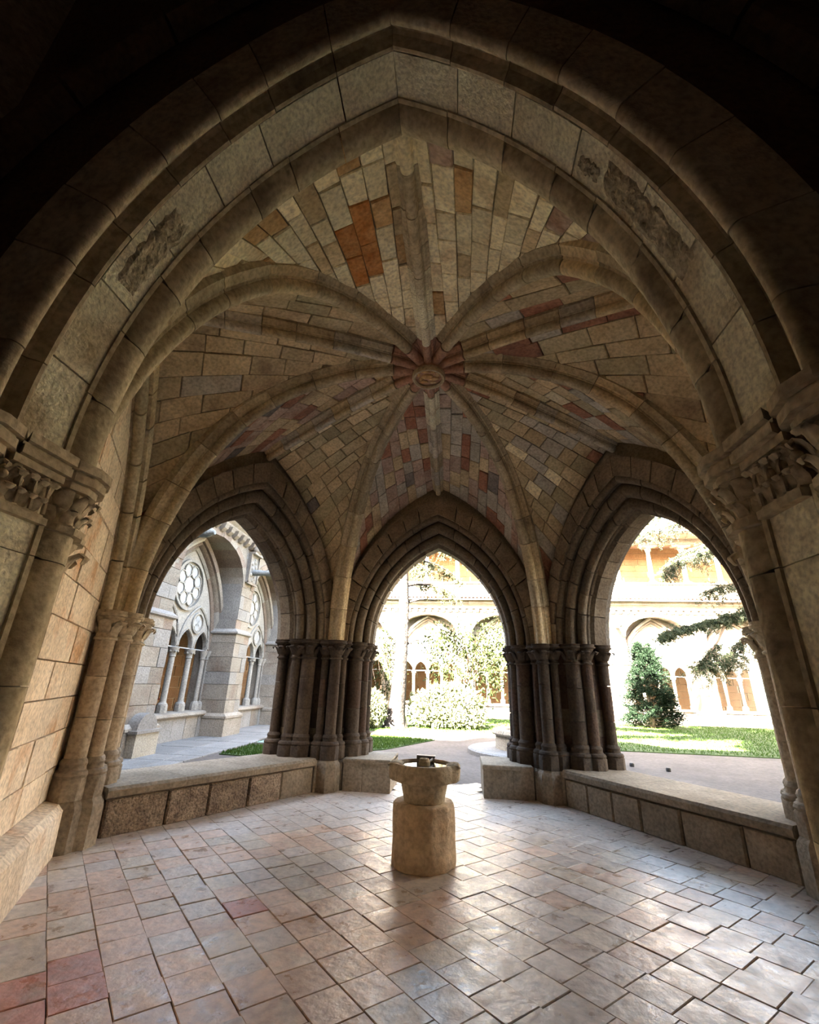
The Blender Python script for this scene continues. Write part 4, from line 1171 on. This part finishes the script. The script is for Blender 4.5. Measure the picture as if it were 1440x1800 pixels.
# ------------------------------------------------------------------ plants
def leaves(P, size, nrm=None, elong=1.8, jitter=.5):
    """quads folded along the middle: one leaf per point"""
    n = len(P); d = NPR.randn(n, 3)
    if nrm is not None: d = d * jitter + nrm
    d /= np.linalg.norm(d, axis=1)[:, None] + 1e-9
    e = NPR.randn(n, 3); e -= (e * d).sum(1)[:, None] * d; e /= np.linalg.norm(e, axis=1)[:, None] + 1e-9
    s = size * (.6 + .8 * NPR.rand(n))[:, None]
    V = np.stack([P, P + d * s * elong * .5 + e * s * .5, P + d * s * elong, P + d * s * elong * .5 - e * s * .5], 1).reshape(-1, 3)
    return V, np.arange(4 * n).reshape(n, 4)
def ell(n, c, r, shell=.55):
    d = NPR.randn(n, 3); d /= np.linalg.norm(d, axis=1)[:, None]
    rr = (shell + (1 - shell) * NPR.rand(n))[:, None] * (1 + .12 * np.sin(5 * d[:, :1] + 3 * d[:, 1:2]))
    return np.array(c) + d * rr * np.array(r), d
def stems(base_, tips, r):
    return merge(*[tube([base_, (np.array(base_) * .45 + np.array(t_) * .55 + np.array((0, 0, .1))).tolist(), t_], [r, r * .7, r * .25], 5) for t_ in tips])
# pale flowering bush
t = thing('pale_bush', 'large pale blossoming bush on the grass beyond the centre arch', 'bush', (-.1, 15.6, 0))
obj('stem', stems((-.1, 15.6, -.02), [(-.1 + RND.uniform(-1.2, 1.2), 15.6 + RND.uniform(-.8, .8), RND.uniform(.8, 1.6)) for _ in range(12)], .05), 'twig', t)
Vs, Fs, off = [], [], 0
for c, r, n in (((-.7, 15.5, .75), (.95, .9, .80), 3200), ((.55, 15.6, .70), (1.05, .95, .78), 3200), ((-.1, 15.8, 1.1), (.8, .7, .65), 2200), ((.1, 15.2, .4), (1.5, .8, .42), 2200)):
    P, d = ell(n, c, r); P[:, 2] = np.maximum(P[:, 2], .03); V, F = leaves(P, .075, d, 1.9, .7); Vs.append(V); Fs.append(F + off); off += len(V)
bigobj('foliage', np.concatenate(Vs), np.concatenate(Fs), 'bloom', t)
t = thing('small_bush', 'pale bush half hidden by the pillar left of the tree trunk', 'bush', (-3.25, 14.3, 0))
obj('stem', stems((-3.25, 14.3, -.02), [(-3.25 + RND.uniform(-.5, .5), 14.3 + RND.uniform(-.4, .4), RND.uniform(.6, 1.2)) for _ in range(8)], .04), 'twig', t)
P, d = ell(3000, (-3.25, 14.3, .65), (.85, .8, .72)); P[:, 2] = np.maximum(P[:, 2], .03); V, F = leaves(P, .075, d, 1.9, .7); bigobj('foliage', V, F, 'bloom', t)
# small leafy tree with drooping leaves
t = thing('leafy_tree', 'small leafy tree with drooping branches behind the pale bush', 'tree', (.75, 16.9, 0))
tips = [(.75 + RND.uniform(-1.9, 1.7), 16.9 + RND.uniform(-1, 1), RND.uniform(2.2, 4.5)) for _ in range(22)]
obj('trunk', tube([(.75, 16.9, -.03), (.70, 16.9, 1.2), (.85, 16.95, 2.4), (.7, 16.9, 4.4)], [.09, .07, .05, .02], 7), 'twig', t, smooth=50)
obj('branch', stems((.75, 16.9, 1.6), tips, .03), 'twig', t)
P = np.concatenate([np.array(q) + NPR.randn(170, 3) * (.36, .3, .30) - np.array((0, 0, 1)) * np.abs(NPR.randn(170, 1)) * .5 for q in tips])
V, F = leaves(P, .085, np.array((0, 0, -.5)), 2.0, .6); bigobj('foliage', V, F, 'vine', t)
# climber on the back pier left of the trunk
t = thing('climbing_plant', 'bare climbing plant on the sunlit wall left of the tree trunk', 'plant', (-3.7, 22.9, 0))
st = [[(-3.7 + RND.uniform(-.5, .5), 23.0, 0)] for _ in range(9)]
for s_ in st:
    for k in range(7): p = s_[-1]; s_.append((p[0] + RND.uniform(-.25, .25), 22.98 - RND.uniform(0, .12), p[2] + RND.uniform(.5, .75)))
obj('stem', merge(*[tube(s_, [.03 - .003 * k for k in range(8)], 5) for s_ in st]), 'twig', t)
P = np.concatenate([np.array(p) + NPR.randn(26, 3) * (.25, .06, .3) for s_ in st for p in s_[2:]]); V, F = leaves(P, .08, None, 1.7); bigobj('foliage', V, F, 'vine', t)

def cedar_spray(paths, n_twig, tl, droop, needle, per):
    """twigs hanging off the branch paths, each set with short needles"""
    T, Pn = [], []
    for path in paths:
        path = [np.array(p, float) for p in path]
        for _ in range(n_twig):
            k = RND.uniform(0.15, len(path) - 1.001); i = int(k); p = path[i] * (1 - k + i) + path[i + 1] * (k - i)
            d = np.array((RND.gauss(0, 1), RND.gauss(0, .8), RND.gauss(-droop, .5))); d /= np.linalg.norm(d); L = tl * RND.uniform(.4, 1.2)
            e = p + d * L + np.array((0, 0, -.18 * L)); m_ = (p + e) / 2 + np.array((0, 0, .05 * L))
            T.append((p.tolist(), m_.tolist(), e.tolist()))
            u = NPR.rand(per, 1); q = np.where(u < .5, p + (m_ - p) * u * 2, m_ + (e - m_) * (u - .5) * 2); Pn.append(q + NPR.randn(per, 3) * .025 * tl)
    return T, np.concatenate(Pn)
# the big tree behind the centre arch
t = thing('big_tree', 'tall pale barked tree trunk in full sun behind the centre arch', 'tree', (-2.1, 14.8, 0))
rings = []
for z, r, x in ((-.05, .56, -2.18), (.15, .46, -2.17), (.5, .36, -2.15), (1.2, .31, -2.10), (2.4, .26, -2.02), (3.6, .24, -1.97), (4.6, .23, -1.95), (5.6, .20, -1.97), (6.6, .18, -2.02), (8.0, .15, -2.05), (10.5, .10, -2.0), (13, .04, -2.0)):
    rings.append([(x + r * (1 + .07 * sin(5 * q + z) + RND.uniform(-.05, .05)) * cos(q), 14.8 + r * (1 + .07 * sin(4 * q)) * sin(q), z) for q in [2 * pi * k / 18 for k in range(18)]])
obj('trunk', loft(rings), 'bark', t, smooth=60)
paths = []
for z0_, ang, ln, dr in ((5.7, 10, 2.4, -.5), (6.0, 170, 1.9, -.6), (6.4, -60, 2.3, -.6), (6.9, 30, 3.0, -.8), (7.0, 200, 2.5, -.8), (7.5, -20, 3.0, -.9), (7.9, 100, 2.6, -.6), (8.2, -90, 2.8, -.9), (8.4, 5, 3.4, -1.0), (4.4, 155, 1.8, .2), (4.9, 20, 1.5, .1), (8.8, -140, 2.8, -.9), (9.4, -40, 2.8, -.9), (3.1, 12, 1.2, .25), (10, 60, 2.4, -.6), (10.6, 180, 2.2, -.6), (11, -70, 2.0, -.5)):
    a = rad(ang); p = [(-2.0 + ln * f * cos(a), 14.8 + ln * f * sin(a), z0_ + .25 * sin(pi * f * .8) + dr * f * f) for f in (0, .25, .5, .75, 1)]
    paths.append(p)
    obj('branch', tube(p, [.07, .055, .04, .03, .012], 6), 'bark', t, smooth=60)
T, P = cedar_spray([p[1:] for k, p in enumerate(paths) if k not in (9, 10, 13)], 42, .55, 1.0, .05, 46)
obj('twig', merge(*[tube(q, [.008, .006, .003], 3) for q in T]), 'twig', t, kind='stuff')
V, F = leaves(P, .036, np.array((0, 0, -.6)), 3.2, .8); bigobj('needles', V, F, 'cedar2', t)
# dark conifer on the lawn
t = thing('conifer', 'dense dark green columnar conifer on the lawn beyond the right arch', 'tree', (9.6, 19.8, 0))
obj('trunk', tube([(9.6, 19.8, -.03), (9.6, 19.8, 2), (9.7, 19.8, 3.9)], [.12, .08, .02], 7), 'twig', t, smooth=50)
br, Ps, Ds = [], [], []
for k in range(230):
    z = .05 + 3.65 * (k / 230) ; R_ = (1.15 * (1 - (z / 4.2) ** 1.8) + .12) * RND.uniform(.75, 1.12); a = RND.uniform(0, 2 * pi)
    b = np.array((9.6 + .02 * z, 19.8, z)); e = b + np.array((R_ * cos(a), R_ * sin(a), RND.uniform(-.05, .28)))
    br.append((b.tolist(), ((b + e) / 2 + np.array((0, 0, -.04))).tolist(), e.tolist()))
    u = .25 + .75 * NPR.rand(190, 1) ** .7; Ps.append(b + (e - b) * u + NPR.randn(190, 3) * (.07, .07, .06)); Ds.append(np.repeat(((e - b) / R_)[None], 190, 0))
obj('branch', merge(*[tube(q, [.018, .012, .004], 4) for q in br]), 'twig', t, kind='stuff')
V, F = leaves(np.concatenate(Ps), .030, np.concatenate(Ds), 4.2, .6); bigobj('needles', V, F, 'fir', t)
# cedar reaching in from the right
t = thing('cedar_tree', 'dark cedar reaching its sprays in from the right over the lawn', 'tree', (15.2, 15.6, 0))
obj('trunk', tube([(15.2, 15.6, -.05), (15.2, 15.6, 1), (15.1, 15.6, 4), (15.0, 15.5, 8), (15, 15.5, 11.5)], [.42, .34, .27, .18, .04], 12), 'bark', t, smooth=60)
main = [(15.1, 15.6, 5.0), (12.6, 15.1, 4.85), (11.4, 15.0, 4.55), (10.4, 15.0, 4.25), (9.4, 15.0, 4.0), (8.6, 15.0, 3.65)]
P2 = [main, [(15.1, 15.5, 6.2), (13.4, 15.3, 6.15), (11.8, 15.2, 5.95), (10.8, 15.2, 5.6)], [(15.1, 15.5, 7.4), (13.0, 14.9, 7.6), (11.0, 14.6, 7.3), (9.6, 14.5, 6.8), (8.9, 14.5, 6.1)],
      [(15.1, 15.5, 8.6), (12.6, 15.0, 9.0), (10.6, 14.7, 8.7), (9.0, 14.6, 8.25), (8.0, 14.6, 7.9)], [(15.1, 15.5, 8.0), (13.0, 16.2, 8.3), (11.4, 16.4, 7.9), (10.2, 16.4, 7.3)], [(15.0, 15.6, 9.6), (12, 15.4, 9.9), (9.8, 15.2, 9.3), (8.4, 15.1, 8.7)],
      [(12.6, 15.1, 4.85), (11.9, 14.9, 3.9), (11.2, 14.9, 3.1), (10.6, 14.9, 2.75)], [(11.4, 15.0, 4.55), (10.8, 14.9, 3.6), (10.2, 14.9, 2.9), (9.8, 14.9, 2.5)], [(13.4, 15.2, 4.9), (12.8, 14.9, 3.9), (12.4, 14.9, 3.3)], [(15.1, 15.5, 10.6), (13.0, 15.0, 11.0), (11.2, 15.0, 10.4)],
      [(15.1, 15.5, 7.0), (16.6, 14.0, 7.2), (17.6, 13.2, 6.6)], [(15.1, 15.5, 8.4), (15.6, 17.6, 8.5), (16.2, 18.8, 8.0)]]
for k, p in enumerate(P2):
    obj('branch', tube(p, [.085 * (1 - i / len(p)) * (1 if k < 6 else .5) + .012 for i in range(len(p))], 6), 'twig', t, smooth=60)
# unseen second tree added to dapple the lawn: wide crown, tiered boughs
crown = []
for k in range(26):
    a = 2 * pi * k * .382; z0_ = 7.6 + 4.2 * (k / 26); ln = 7.2 * (1 - .55 * k / 26) * RND.uniform(.8, 1.1)
    c_ = (7.2, 5.3)
    crown.append([(c_[0] + ln * f * cos(a), c_[1] + ln * f * sin(a), z0_ + .5 * sin(pi * f * .7) - .5 * f * f) for f in (0, .3, .55, .8, 1)])
obj('trunk', tube([(7.2, 5.3, -.05), (7.2, 5.3, 2), (7.2, 5.3, 6), (7.2, 5.3, 10), (7.2, 5.3, 12.6)], [.5, .42, .34, .2, .05], 12), 'bark', t, smooth=60)  # trunk of the added shade tree, out of view
for p in crown: obj('branch', tube(p, [.11, .09, .07, .045, .015], 6), 'twig', t, smooth=60)
Tc, Pc = cedar_spray([p[1:] for p in crown], 120, .9, .12, .05, 15)
V, F = leaves(Pc, .11, np.array((0, 0, .3)), 2.2, 1.2); bigobj('shade_crown_needles', V, F, 'cedar', t)
obj('shade_crown_twig', merge(*[tube(q, [.012, .009, .004], 3) for q in Tc]), 'twig', t, kind='stuff')
T, P = cedar_spray([p[1:] if len(p) > 3 else p for p in P2[1:]], 105, .72, .7, .05, 80)
Ta, Pa = cedar_spray([main[1:]], 330, .42, .3, .05, 110)
obj('twig', merge(*[tube(q, [.009, .007, .003], 3) for q in T + Ta]), 'twig', t, kind='stuff')
V, F = leaves(np.concatenate([P, Pa]), .020, None, 5.0, .8); bigobj('needles', V, F, 'cedar', t)
